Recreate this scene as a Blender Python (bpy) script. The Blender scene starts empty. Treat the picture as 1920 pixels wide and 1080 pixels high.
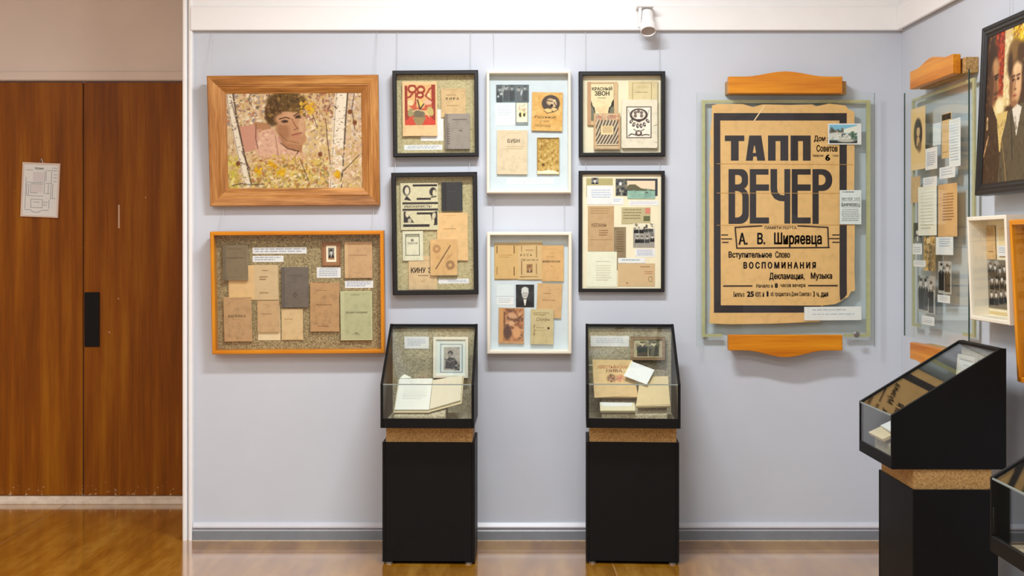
import bpy, bmesh, math, random
import numpy as np
from mathutils import Matrix, Vector
C = bpy.context.scene.collection
SC = bpy.context.scene
R = math.radians
# ------------------------------------------------------------------ camera, light, exposure
F, VX, VY, D, HC = 2360.0, 930.0, 460.0, 6.21, 1.4526      # focal px, vanishing point, distance to back wall, eye height
XR = 2.0                                                     # right wall plane
cam = bpy.data.cameras.new('camera'); camo = bpy.data.objects.new('camera', cam); C.objects.link(camo)
cam.sensor_width = 36; cam.lens = 36*F/1920
cam.shift_x = (960-VX)/1920; cam.shift_y = (VY-540)/1920
cam.clip_start = .05
camo.location = (0, -D, HC); camo.rotation_euler = (R(90), 0, 0)
SC.camera = camo
world = bpy.data.worlds.new('world'); SC.world = world; world.use_nodes = True
world.node_tree.nodes['Background'].inputs[0].default_value = (.8, .86, 1, 1)
world.node_tree.nodes['Background'].inputs[1].default_value = .3
def area(name, loc, sx, sy, power, col=(1, 1, 1), rot=(0, 0, 0)):
    l = bpy.data.lights.new(name, 'AREA'); l.shape = 'RECTANGLE'; l.size = sx; l.size_y = sy; l.energy = power; l.color = col
    o = bpy.data.objects.new(name, l); o.location = loc; o.rotation_euler = rot; C.objects.link(o); return o
area('ceiling_lamp', (.1, -1.68, 3.22), .8, .2, 66, (.965, .985, 1))
area('ceiling_lamp', (-1.5, -3.4, 3.24), 1.2, .5, 30, (.965, .985, 1))
area('ceiling_lamp', (.7, -4.2, 3.24), 1.2, .5, 34, (.965, .985, 1))
area('ceiling_lamp', (-1.0, -6.6, 3.24), 1.2, .6, 80, (.965, .985, 1))
area('ceiling_lamp', (-3.3, -1.9, 3.24), .9, .4, 19, (1, .96, .9))
SC.view_settings.view_transform = 'Standard'; SC.view_settings.look = 'None'
SC.view_settings.gamma = 1; SC.view_settings.exposure = 0.22; SC.view_settings.use_curve_mapping = False
try: SC.cycles.max_bounces = 8; SC.cycles.transparent_max_bounces = 16
except Exception: pass
# ------------------------------------------------------------------ helpers
def lin(c):
    return tuple(((x/255)/12.92 if x/255 <= .04045 else ((x/255+.055)/1.055)**2.4) for x in c[:3])
def link(o, parent=None):
    C.objects.link(o)
    if parent is not None: o.parent = parent
    return o
def tag(o, label, cat=None, group=None, kind=None):
    if label: o['label'] = label
    if cat: o['category'] = cat
    if group: o['group'] = group
    if kind: o['kind'] = kind
    return o
def empty(name, M):
    o = bpy.data.objects.new(name, None); o.empty_display_size = .05; C.objects.link(o); o.matrix_world = M; return o
def mk(name, verts, faces, mat, parent=None, M=None, smooth=False, bev=0):
    me = bpy.data.meshes.new(name); bm = bmesh.new()
    vs = [bm.verts.new(v) for v in verts]
    for f in faces:
        try: bm.faces.new([vs[i] for i in f])
        except ValueError: pass
    bmesh.ops.recalc_face_normals(bm, faces=bm.faces)
    if bev: bmesh.ops.bevel(bm, geom=list(bm.edges), offset=bev, segments=1, affect='EDGES', clamp_overlap=True)
    bm.to_mesh(me); bm.free()
    if smooth:
        for p in me.polygons: p.use_smooth = True
    if mat: me.materials.append(mat)
    o = bpy.data.objects.new(name, me); link(o, parent)
    if M is not None: o.matrix_world = M
    return o
def boxg(x0, x1, y0, y1, z0, z1):
    v = [(x, y, z) for x in (x0, x1) for y in (y0, y1) for z in (z0, z1)]
    return v, [(0, 1, 3, 2), (4, 6, 7, 5), (0, 4, 5, 1), (2, 3, 7, 6), (0, 2, 6, 4), (1, 5, 7, 3)]
def box(name, x0, x1, y0, y1, z0, z1, mat, parent=None, M=None, bev=.0015):
    v, f = boxg(x0, x1, y0, y1, z0, z1); return mk(name, v, f, mat, parent, M, bev=bev)
def prism(name, pts, a0, a1, axis, mat, parent=None, M=None, bev=0):
    """polygon pts extruded along axis: 'y' pts are (x,z); 'x' pts are (y,z); 'z' pts are (x,y)"""
    def P(p, a): return {'y': (p[0], a, p[1]), 'x': (a, p[0], p[1]), 'z': (p[0], p[1], a)}[axis]
    n = len(pts); v = [P(p, a0) for p in pts]+[P(p, a1) for p in pts]
    f = [tuple(range(n)), tuple(range(2*n-1, n-1, -1))]+[(i, (i+1) % n, n+(i+1) % n, n+i) for i in range(n)]
    return mk(name, v, f, mat, parent, M, bev=bev)
def lathe(name, prof, mat, parent=None, M=None, n=24):
    v, f = [], []
    for r, z in prof:
        for k in range(n): v.append((r*math.cos(2*math.pi*k/n), r*math.sin(2*math.pi*k/n), z))
    for i in range(len(prof)-1):
        for k in range(n): f.append((i*n+k, i*n+(k+1) % n, (i+1)*n+(k+1) % n, (i+1)*n+k))
    f += [tuple(range(n)), tuple(range((len(prof)-1)*n, len(prof)*n))]
    return mk(name, v, f, mat, parent, M, smooth=False)
def rod(name, a, b, r, mat, parent=None, n=6):
    a, b = Vector(a), Vector(b); q = (b-a).to_track_quat('Z', 'Y').to_matrix(); v = []
    for p in (a, b):
        for k in range(n): v.append(tuple(p+q@Vector((r*math.cos(2*math.pi*k/n), r*math.sin(2*math.pi*k/n), 0))))
    f = [(k, (k+1) % n, n+(k+1) % n, n+k) for k in range(n)]+[tuple(range(n)), tuple(range(n, 2*n))]
    return mk(name, v, f, mat, parent)
def T(x, y, z): return Matrix.Translation((x, y, z))
def RX(a): return Matrix.Rotation(a, 4, 'X')
def RY(a): return Matrix.Rotation(a, 4, 'Y')
def RZ(a): return Matrix.Rotation(a, 4, 'Z')
# ------------------------------------------------------------------ materials
def newmat(name):
    m = bpy.data.materials.new(name); m.use_nodes = True; nt = m.node_tree
    return m, nt, nt.nodes['Principled BSDF'], nt.nodes.new, nt.links.new
def coords(nt, scale=(1, 1, 1)):
    tc = nt.nodes.new('ShaderNodeTexCoord'); mp = nt.nodes.new('ShaderNodeMapping')
    mp.inputs['Scale'].default_value = scale; nt.links.new(tc.outputs['Object'], mp.inputs['Vector']); return mp.outputs['Vector']
def noise(nt, vec, scale, detail=4, rough=.55):
    n = nt.nodes.new('ShaderNodeTexNoise'); n.inputs['Scale'].default_value = scale
    n.inputs['Detail'].default_value = detail; n.inputs['Roughness'].default_value = rough; nt.links.new(vec, n.inputs['Vector']); return n
def ramp(nt, src, stops):
    r = nt.nodes.new('ShaderNodeValToRGB'); e = r.color_ramp.elements
    while len(e) < len(stops): e.new(.5)
    for el, (p, c) in zip(e, stops): el.position = p; el.color = (*c, 1)
    nt.links.new(src, r.inputs['Fac']); return r.outputs['Color']
def bump(nt, bs, src, strength, dist=.002):
    b = nt.nodes.new('ShaderNodeBump'); b.inputs['Strength'].default_value = strength; b.inputs['Distance'].default_value = dist
    nt.links.new(src, b.inputs['Height']); nt.links.new(b.outputs['Normal'], bs.inputs['Normal'])
def plain(name, c, rough=.5, var=.06, scale=8, metal=0, bmp=0, spec=.5, stretch=(1, 1, 1)):
    m, nt, bs, N, L = newmat(name); c = lin(c)
    n = noise(nt, coords(nt, stretch), scale)
    L(ramp(nt, n.outputs['Fac'], [(.3, tuple(x*(1-var) for x in c)), (.7, tuple(min(1, x*(1+var)) for x in c))]), bs.inputs['Base Color'])
    bs.inputs['Roughness'].default_value = rough; bs.inputs['Metallic'].default_value = metal; bs.inputs['Specular IOR Level'].default_value = spec
    if bmp: bump(nt, bs, n.outputs['Fac'], bmp)
    return m
def wood(name, dark, mid, light, axis='x', rough=.4, s=26, squash=.07, coat=0):
    m, nt, bs, N, L = newmat(name)
    sc = [1, 1, 1]; sc['xyz'.index(axis)] = squash
    v = coords(nt, sc)
    n1 = noise(nt, v, s, 5, .6); n2 = noise(nt, v, s*5, 3, .5)
    mx = N('ShaderNodeMath'); mx.operation = 'MULTIPLY_ADD'; mx.inputs[1].default_value = .35
    L(n2.outputs['Fac'], mx.inputs[0]); L(n1.outputs['Fac'], mx.inputs[2])
    L(ramp(nt, mx.outputs[0], [(.45, lin(dark)), (.66, lin(mid)), (.86, lin(light))]), bs.inputs['Base Color'])
    bs.inputs['Roughness'].default_value = rough; bs.inputs['Coat Weight'].default_value = coat; bs.inputs['Coat Roughness'].default_value = .15
    bump(nt, bs, n2.outputs['Fac'], .12, .001)
    return m
def chip(name, cols, scale=190, rough=.75):
    m, nt, bs, N, L = newmat(name); v = coords(nt)
    vo = N('ShaderNodeTexVoronoi'); vo.inputs['Scale'].default_value = scale; vo.inputs['Randomness'].default_value = 1; L(v, vo.inputs['Vector'])
    n = noise(nt, v, scale*.35, 3)
    sp = N('ShaderNodeSeparateColor'); L(vo.outputs['Color'], sp.inputs[0])
    mx = N('ShaderNodeMath'); mx.operation = 'MULTIPLY_ADD'; mx.inputs[1].default_value = .55; L(n.outputs['Fac'], mx.inputs[0])
    m2 = N('ShaderNodeMath'); m2.operation = 'MULTIPLY'; m2.inputs[1].default_value = .5; L(sp.outputs[0], m2.inputs[0]); L(m2.outputs[0], mx.inputs[2])
    L(ramp(nt, mx.outputs[0], [(.22, lin(cols[0])), (.5, lin(cols[1])), (.8, lin(cols[2]))]), bs.inputs['Base Color'])
    bs.inputs['Roughness'].default_value = rough; bump(nt, bs, vo.outputs['Distance'], .15, .001)
    return m
_pc = {}
def paper(c, mottle=.10, rough=.75):
    k = (tuple(c), mottle, rough)
    if k not in _pc:
        m, nt, bs, N, L = newmat('paper'); cc = lin(c); lu = sum(cc)/3; cc = tuple(min(.82, (x*.88+lu*.12)*1.1+.01) for x in cc); v = coords(nt)
        n = noise(nt, v, 28, 6, .65)
        L(ramp(nt, n.outputs['Fac'], [(.28, tuple(x*(1-1.6*mottle) for x in cc)), (.5, cc), (.75, tuple(min(1, x*(1+.5*mottle)) for x in cc))]), bs.inputs['Base Color'])
        bs.inputs['Roughness'].default_value = rough; bs.inputs['Specular IOR Level'].default_value = .25
        _pc[k] = m
    return _pc[k]
def printmat(name, rough=.7, gain=(1.1, 1.1, 1.1)):
    m, nt, bs, N, L = newmat(name); a = N('ShaderNodeAttribute'); a.attribute_name = 'Col'
    gm_ = N('ShaderNodeMix'); gm_.data_type = 'RGBA'; gm_.blend_type = 'MULTIPLY'; gm_.inputs['Factor'].default_value = 1; L(a.outputs['Color'], gm_.inputs['A']); gm_.inputs['B'].default_value = (*gain, 1); L(gm_.outputs['Result'], bs.inputs['Base Color'])
    bs.inputs['Roughness'].default_value = rough; bs.inputs['Specular IOR Level'].default_value = .25; return m, nt, bs
PRINT, _, _ = printmat('printed_ink')
CANVAS, _nt, _bs = printmat('painted_canvas', .5, (.92, .9, .86))
bump(_nt, _bs, noise(_nt, coords(_nt), 160, 4).outputs['Fac'], .5, .004)
def glassmat(name, tint=(1, 1, 1), ior=1.5, amount=1.0):
    m = bpy.data.materials.new(name); m.use_nodes = True; nt = m.node_tree; nt.nodes.remove(nt.nodes['Principled BSDF'])
    N, L = nt.nodes.new, nt.links.new
    tr = N('ShaderNodeBsdfTransparent'); tr.inputs[0].default_value = (*tint, 1)
    gl = N('ShaderNodeBsdfGlossy'); gl.inputs['Roughness'].default_value = .02; gl.inputs['Color'].default_value = (1, 1, 1, 1)
    f0 = ((ior-1)/(ior+1))**2                                  # Schlick reflectance, the same from both sides of the pane
    lw = N('ShaderNodeLayerWeight'); lw.inputs['Blend'].default_value = .5
    pw = N('ShaderNodeMath'); pw.operation = 'POWER'; pw.inputs[1].default_value = 5; L(lw.outputs['Facing'], pw.inputs[0])
    fr = N('ShaderNodeMath'); fr.operation = 'MULTIPLY_ADD'; fr.inputs[1].default_value = (1-f0)*amount; fr.inputs[2].default_value = f0; L(pw.outputs[0], fr.inputs[0])
    mx = N('ShaderNodeMixShader'); L(fr.outputs[0], mx.inputs[0]); L(tr.outputs[0], mx.inputs[1]); L(gl.outputs[0], mx.inputs[2])
    L(mx.outputs[0], nt.nodes['Material Output'].inputs[0]); return m
GLASS = glassmat('clear_glass', (.985, .995, .99), 1.28, .5)
GLASSB = glassmat('greenish_board_glass', (.975, .99, .982), 1.22, .5)
CGLASS = glassmat('case_glass', (.97, .99, .98), 1.5)
EDGE = plain('glass_edge_green', (58, 78, 72), .2)
EDGEL = plain('pale_glass_edge', (168, 182, 184), .2)
BLACK = plain('black_laminate', (7, 8, 10), .5, .15, 30, spec=.2)
BLACKF = plain('black_frame_lacquer', (11, 12, 15), .4, .15, 30, spec=.5)
WHITEF = plain('white_frame_paint', (236, 229, 212), .4, .02)
PAINTW = plain('white_gloss_paint', (244, 245, 246), .35, .015)
WALL = plain('lavender_wall_paint', (200, 207, 218), .6, .022, 3, bmp=.04)
CEIL = plain('ceiling_white', (235, 235, 232), .8, .02)
RECESS = plain('beige_recess_wall_paint', (228, 214, 204), .75, .04, 2.2)
BASEB = plain('grey_baseboard_paint', (128, 134, 142), .35, .06, 14)
BASEL = plain('light_baseboard_paint', (205, 207, 216), .35, .03, 14)
GREYM = plain('brushed_grey_metal', (150, 150, 150), .3, .05, 20, metal=.8)
CORD = plain('nylon_cord', (196, 198, 204), .4, .02)
NECK = chip('chipboard_edge', [(134, 100, 54), (176, 138, 82), (204, 168, 110)], 300)
CHIP_OL = chip('speckled_hardboard_brown', [(100, 86, 54), (148, 130, 92), (188, 170, 126)], 240)
CHIP_YE = chip('speckled_hardboard_pale', [(158, 144, 100), (186, 173, 130), (206, 194, 150)], 240)
CHIP_GR = chip('speckled_lining_grey', [(138, 126, 100), (170, 158, 130), (194, 184, 158)], 200)
BLUEB = plain('pale_blue_mount', (206, 218, 226), .8, .03, 30)
CREAMB = plain('cream_mount', (240, 230, 200), .8, .03, 20)
GOLDH, GOLDV = [wood('golden_oak_'+a, (120, 74, 28), (172, 114, 54), (204, 150, 84), a, .4, 30) for a in 'xz']
ORNH, ORNV = [wood('orange_varnished_pine_'+a, (180, 98, 2), (208, 128, 8), (226, 152, 26), a, .35, 18, .05, .1) for a in 'xz']
# ------------------------------------------------------------------ pixel rays to real places
class Mount:
    """a plane frame of reference: local x right, y into the wall, z up"""
    def __init__(s, M): s.M = M; s.I = M.inverted()
    def loc(s, px, py, dep=0.0):
        o = s.I@Vector((0, -D, HC)); d = s.I.to_3x3()@Vector(((px-VX)/F, 1, (VY-py)/F))
        t = (dep-o.y)/d.y; p = o+d*t; return p.x, p.z
BW = Matrix.Identity(4)
RW = Matrix(((0, 1, 0, XR), (-1, 0, 0, 0), (0, 0, 1, 0), (0, 0, 0, 1)))
def hung(quad, tilt, depth, basis=BW, gap=.004, roll=None):
    """mount of a thing hanging on a wall, from the four corners of its front face"""
    m0 = Mount(basis); cx = sum(q[0] for q in quad)/4; cy = sum(q[1] for q in quad)/4
    zs = [m0.loc(q[0], q[1], -depth)[1] for q in quad]; h = (zs[0]+zs[1]-zs[2]-zs[3])/2
    off = -(depth+gap+h/2*math.sin(tilt)); x, z = m0.loc(cx, cy, off)
    if roll is None:
        p = [m0.loc(*q, off) for q in quad]
        roll = (math.atan2(p[1][1]-p[0][1], p[1][0]-p[0][0])+math.atan2(p[2][1]-p[3][1], p[2][0]-p[3][0]))/2
    M = basis@T(x, off, z)@RX(tilt)@RY(-roll); m = Mount(M)
    q = [m.loc(*c, 0) for c in quad]
    w = (q[1][0]-q[0][0]+q[2][0]-q[3][0])/2; h = (q[0][1]+q[1][1]-q[2][1]-q[3][1])/2
    return m, w, h
# ------------------------------------------------------------------ printed matter
class Canvas:
    def __init__(s, nx, ny, bg):
        s.nx, s.ny = nx, ny; s.U, s.V = np.meshgrid((np.arange(nx)+.5)/nx, (np.arange(ny)+.5)/ny); s.asp = ny/nx
        s.A = np.zeros((ny, nx, 3)); s.A[:] = bg; s.rg = np.random.RandomState(7)
    def put(s, mask, col, a=1.0):
        k = (np.clip(mask, 0, 1)*a)[..., None]; s.A = s.A*(1-k)+np.array(col, float)*k
    def ell(s, cx, cy, rx, ry, col, rot=0, soft=.25, a=1.0):
        du, dv = (s.U-cx), (s.V-cy)*s.asp; c, n = math.cos(rot), math.sin(rot)
        x = du*c+dv*n; y = -du*n+dv*c; r = np.sqrt((x/rx)**2+(y/(ry*s.asp))**2)
        s.put((1-r)/soft+.5, col, a)
    def line(s, pts, w, col, a=1.0):
        for (x0, y0), (x1, y1) in zip(pts, pts[1:]):
            y0, y1 = y0*s.asp, y1*s.asp; dx, dy = x1-x0, y1-y0; l2 = dx*dx+dy*dy+1e-9
            t = np.clip(((s.U-x0)*dx+(s.V*s.asp-y0)*dy)/l2, 0, 1)
            d = np.hypot(s.U-x0-t*dx, s.V*s.asp-y0-t*dy); s.put((w/2-d)*s.nx+.5, col, a)
    def poly(s, pts, col, a=1.0):
        m = np.zeros(s.U.shape, bool); n = len(pts)
        for i in range(n):
            (x0, y0), (x1, y1) = pts[i], pts[(i+1) % n]
            if y0 == y1: continue
            m ^= ((s.V < y0) != (s.V < y1)) & (s.U < (x1-x0)*(s.V-y0)/(y1-y0)+x0)
        s.put(m.astype(float), col, a)
    def rect(s, x0, y0, x1, y1, col, a=1.0): s.put(((s.U > x0) & (s.U < x1) & (s.V > y0) & (s.V < y1)).astype(float), col, a)
    def box(s, x0, y0, x1, y1, w, col):
        for p in ([(x0, y0), (x1, y0)], [(x1, y0), (x1, y1)], [(x1, y1), (x0, y1)], [(x0, y1), (x0, y0)]): s.line(p, w, col)
    def dabs(s, n, x0, y0, x1, y1, cols, r=(.01, .03), a=.85, flat=.6):
        for _ in range(n):
            q = s.rg.uniform(r[0], r[1]); c = np.array(cols[s.rg.randint(len(cols))], float)+s.rg.uniform(-12, 12)
            s.ell(s.rg.uniform(x0, x1), s.rg.uniform(y0, y1), q, q*flat/s.asp, np.clip(c, 0, 255), s.rg.uniform(0, 3.14), .4, a)
    def grain(s, amt): s.A = np.clip(s.A+s.rg.normal(0, amt, (s.ny, s.nx, 1)), 0, 255)
def people_photo(nx, ny, n, seed, bg=(150, 150, 148), tone=1.0, rows=1):
    """monochrome group photograph: standing and seated figures with faces"""
    c = Canvas(nx, ny, bg); c.rg = np.random.RandomState(seed)
    c.dabs(14, 0, 0, 1, .5, [(190, 190, 186), (110, 110, 108), (70, 72, 70)], (.08, .2), .6)
    hh = .10 if rows == 1 else .055                              # head half-height
    for r in range(rows):
        yb = .22 if rows == 1 else .16+.26*r*3/rows
        for i in range(n):
            u = (i+.5+.25*(r % 2))/n*.92+.03+c.rg.uniform(-.1, .1)/n; y = yb+c.rg.uniform(-.05, .05); d = c.rg.choice([24, 34, 50, 84])*tone; b_ = y+hh*(7.2 if rows == 1 else 4)
            c.poly([(u-.16/n, y+hh*.9), (u+.16/n, y+hh*.9), (u+.44/n, y+hh*1.7), (u+.42/n, b_), (u-.42/n, b_), (u-.44/n, y+hh*1.7)], (d, d, d))
            if rows == 1: c.line([(u, y+hh*4.6), (u, b_)], .03/n, (d*.5, d*.5, d*.5), .8)
            c.poly([(u-.10/n, y+hh*.9), (u+.10/n, y+hh*.9), (u, y+hh*2)], (190, 188, 182), .8)
            f = c.rg.uniform(195, 232); c.ell(u, y, .19/n, hh, (f, f-3, f-8), 0, .3); c.ell(u, y-hh*.75, .20/n, hh*.45, (36, 34, 32), 0, .4)
            c.ell(u-.06/n, y, .035/n, hh*.12, (80, 76, 72), 0, .8); c.ell(u+.06/n, y, .035/n, hh*.12, (80, 76, 72), 0, .8); c.ell(u, y+hh*.5, .06/n, hh*.1, (120, 110, 104), 0, .8)
    c.grain(9); return c
def portrait_photo(nx, ny, bg=(40, 40, 42), suit=(24, 24, 26), hair=(36, 34, 32), skin=(214, 210, 202), cy=.42, s=1.0):
    c = Canvas(nx, ny, bg); k = 1/c.asp
    c.dabs(8, 0, 0, 1, .8, [tuple(min(255, x+26) for x in bg), tuple(x*.7 for x in bg)], (.15, .3), .5)
    c.poly([(.02, 1), (.12, .78), (.36, .68), (.64, .68), (.88, .78), (.98, 1)], suit)
    c.poly([(.42, .66), (.58, .66), (.52, .92), (.48, .92)], (220, 218, 212))
    c.ell(.5, cy, .17*s, .23*s*k*1.25, skin, 0, .2); c.ell(.5, cy-.17*s*k*1.2, .19*s, .12*s*k*1.25, hair, 0, .25)
    for q in (-1, 1): c.ell(.5+q*.07*s, cy-.02, .03, .014, (60, 56, 54), 0, .6); c.ell(.5+q*.16*s, cy-.06, .03, .07, hair, 0, .5)
    c.line([(.5, cy), (.515, cy+.07*s*k)], .02, (150, 144, 138), .8); c.line([(.45, cy+.14*s*k), (.56, cy+.14*s*k)], .022, (110, 98, 92)); c.grain(7); return c
_tc = {}
def text_mesh(body, bold=.0, shear=0):
    k = (body, bold, shear)
    if k not in _tc:
        cu = bpy.data.curves.new('t', 'FONT'); cu.body = body; cu.size = 1; cu.offset = min(bold, .01); cu.shear = shear; cu.resolution_u = 2
        v, f = curve_out(cu); d = bold-.01
        if d > 0:                                               # heavier weights: overprinted copies, counters stay open
            w, g, n = list(v), list(f), len(v)
            for q, (dx, dy) in enumerate(((-d, 0), (d, 0), (0, d*.6), (0, -d*.6))):
                w += [(x+dx, y+dy) for x, y in v]; g += [tuple(i+n*(q+1) for i in p) for p in f]
            v, f = w, g
        _tc[k] = (v, f)
    return _tc[k]
def curve_out(cu):
    o = bpy.data.objects.new('t', cu); C.objects.link(o); bpy.context.view_layer.update()
    e = o.evaluated_get(bpy.context.evaluated_depsgraph_get()); me = e.to_mesh()
    r = ([(v.co.x, v.co.y) for v in me.vertices], [tuple(p.vertices) for p in me.polygons]); e.to_mesh_clear()
    bpy.data.objects.remove(o); bpy.data.curves.remove(cu); return r
def shape_mesh(loops):
    cu = bpy.data.curves.new('s', 'CURVE'); cu.dimensions = '2D'; cu.fill_mode = 'BOTH'
    for lp in loops:
        sp = cu.splines.new('POLY'); sp.points.add(len(lp)-1); sp.use_cyclic_u = True
        for p, q in zip(sp.points, lp): p.co = (q[0], q[1], 0, 1)
    return curve_out(cu)
class Print:
    """flat print gathered as coloured faces; u,v in 0..1 with v downward"""
    def __init__(s): s.v, s.f, s.c, s.n = [], [], [], 0
    def add(s, pts, faces, cols):
        b = len(s.v); s.n += 1; s.v += [(x, y, s.n) for x, y in pts]; s.f += [tuple(b+i for i in f) for f in faces]
        s.c += [lin(cols)]*len(pts) if not isinstance(cols, np.ndarray) else [tuple(q) for q in cols]
    def rect(s, x0, y0, x1, y1, c): s.add([(x0, y0), (x1, y0), (x1, y1), (x0, y1)], [(0, 1, 2, 3)], c); return s
    def line(s, x0, y0, x1, y1, w, c, asp=1.0):
        dx, dy = x1-x0, (y1-y0)*asp; l = math.hypot(dx, dy); nx, ny = -dy/l*w/2, dx/l*w/2/asp
        s.add([(x0+nx, y0+ny), (x1+nx, y1+ny), (x1-nx, y1-ny), (x0-nx, y0-ny)], [(0, 1, 2, 3)], c); return s
    def frame(s, x0, y0, x1, y1, wx, wy, c):
        s.rect(x0, y0, x1, y0+wy, c); s.rect(x0, y1-wy, x1, y1, c); s.rect(x0, y0, x0+wx, y1, c); s.rect(x1-wx, y0, x1, y1, c); return s
    def text(s, body, x0, y0, x1, y1, c, bold=.0, shear=0):
        v, f = text_mesh(body, bold, shear)
        if not v: return s
        ax, ay = min(p[0] for p in v), max(p[1] for p in v); bx, by = max(p[0] for p in v), min(p[1] for p in v)
        s.add([(x0+(p[0]-ax)/(bx-ax)*(x1-x0), y0+(ay-p[1])/(ay-by)*(y1-y0)) for p in v], f, c); return s
    def shape(s, loops, c): v, f = shape_mesh(loops); s.add(v, f, c); return s
    def rows(s, x0, y0, x1, y1, n, c, seed=1, fill=.4):
        rg = random.Random(seed); h = (y1-y0)/n
        for i in range(n):
            x = x0+rg.uniform(0, .06)*(x1-x0); e = x1-rg.uniform(0, .3 if i == n-1 else .08)*(x1-x0)
            while x < e:
                w = rg.uniform(.05, .16)*(x1-x0); s.rect(x, y0+i*h, min(x+w, e), y0+i*h+h*fill, c); x += w+.025*(x1-x0)
        return s
    def art(s, cv, x0=0, y0=0, x1=1, y1=1):
        nx, ny = cv.nx, cv.ny; g = np.clip(cv.A, 0, 255)/255.0; g = np.where(g <= .04045, g/12.92, ((g+.055)/1.055)**2.4)
        pts = [(x0+(x1-x0)*i/(nx-1), y0+(y1-y0)*j/(ny-1)) for j in range(ny) for i in range(nx)]
        fs = [(j*nx+i, j*nx+i+1, (j+1)*nx+i+1, (j+1)*nx+i) for j in range(ny-1) for i in range(nx-1)]
        s.add(pts, fs, g.reshape(-1, 3)); return s
    def build(s, w, h, y, parent, name='printed_design', mat=None, step=.00002):
        me = bpy.data.meshes.new(name)
        me.from_pydata([((u-.5)*w, y-.0002-step*n, (.5-v)*h) for u, v, n in s.v], [], [tuple(reversed(f)) for f in s.f])
        a = me.color_attributes.new('Col', 'FLOAT_COLOR', 'POINT')
        a.data.foreach_set('color', np.concatenate([np.array(s.c), np.ones((len(s.c), 1))], 1).astype(np.float32).ravel())
        me.materials.append(mat or PRINT); me.update(); o = link(bpy.data.objects.new(name, me), parent)
        if s.n > 1: o['kind'] = 'stuff'
        return o
INK = (48, 40, 34)
def outline(w, h, r=.0, jit=.0, seed=1, n=5):
    """sheet outline with rounded corners and slightly worn edges"""
    rg = random.Random(seed); pts = []
    for (sx, sz, a0) in ((1, 1, 0), (-1, 1, 90), (-1, -1, 180), (1, -1, 270)):
        if r > 0:
            for k in range(4): a = R(a0+k*30); pts.append((sx*(w/2-r)+r*math.cos(a), sz*(h/2-r)+r*math.sin(a)))
        else: pts.append((sx*w/2, sz*h/2))
        if jit:
            nx = [(-1, 1), (-1, -1), (1, -1), (1, 1)][[0, 90, 180, 270].index(a0)]
            for k in range(1, n):
                t = k/n; p, q = (sx*w/2, sz*h/2), (nx[0]*w/2, nx[1]*h/2); j = rg.uniform(-jit, 0)
                x, z = p[0]+(q[0]-p[0])*t, p[1]+(q[1]-p[1])*t
                if abs(p[0]-q[0]) > abs(p[1]-q[1]): z += j*sz
                else: x += j*sx
                pts.append((x, z))
    return pts
def place(m, px, dep):
    x0, z0 = m.loc(px[0], px[1], dep); x1, z1 = m.loc(px[2], px[3], dep)
    if getattr(m, 'lim', None):                                 # things inside a box frame stay inside its rails
        lx, lz = m.lim; x0, x1 = max(x0, -lx), min(x1, lx); z1, z0 = max(z1, -lz), min(z0, lz)
    return (x0+x1)/2, (z0+z1)/2, x1-x0, z0-z1
_sd = [0]
def sheet(m, px, dep, col, name, label, cat, pr=None, rot=0, group=None, t=.0008, r=0, jit=0, mottle=.05):
    """card or paper standing on the plane at local depth dep (its back)"""
    _sd[0] += 1; x, z, w, h = place(m, px, dep-t)
    M = m.M@T(x, dep, z)@RY(R(rot))
    o = prism(name, outline(w, h, r, jit, _sd[0]), -t, 0, 'y', paper(col, mottle), None, M); tag(o, label, cat, group)
    if pr: pr.build(w, h, -t, o)
    return o
def book(m, px, dep, t, col, name, label, pr=None, rot=0, group=None, pages=(224, 205, 165), r=.002, jit=.0006, cat='book', spine=None, mottle=.12):
    """closed book: cover with spine, page block, printed cover"""
    _sd[0] += 1; x, z, w, h = place(m, px, dep-t)
    root = empty(name, m.M@T(x, dep, z)@RY(R(rot))); tag(root, label, cat, group)
    c = .0012 if t > .006 else .0006
    o = outline(w, h, r, jit, _sd[0]); n = len(o); v, f = [], []
    for y0, y1 in ((-t, -t+c), (-c, 0)):
        b = len(v); v += [(p[0], y0, p[1]) for p in o]+[(p[0], y1, p[1]) for p in o]
        f += [tuple(b+i for i in range(n)), tuple(b+n+i for i in range(n-1, -1, -1))]+[(b+i, b+(i+1) % n, b+n+(i+1) % n, b+n+i) for i in range(n)]
    b = len(v); sv, sf = boxg(-w/2+.0003, -w/2+c, -t+.0002, -.0002, -h/2+r, h/2-r); v += sv; f += [tuple(b+i for i in q) for q in sf]
    mk('cover', v, f, paper(col, mottle), root)
    pv, pf = boxg(-w/2+c, w/2-.0018, -t+c, -c, -h/2+.0018, h/2-.0018)
    mk('page_block', pv, pf, paper(pages, .06), root)
    if pr: pr.build(w, h, -t, root)
    if spine: box('spine_strip', -w/2-.0004, -w/2+w*.12, -t-.0004, -t+.0002, -h/2+.001, h/2-.001, paper(spine, .1), root, bev=0)
    return root
# ------------------------------------------------------------------ the setting
def struct(name, label, cat): return lambda o: tag(o, label, cat, None, 'structure')
def st(o, label, cat): return tag(o, label, cat, None, 'structure')
XE = -1.5446                                        # free end of the back wall
YD = .90                                            # door plane in the recess
HCEIL = 3.3
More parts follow.
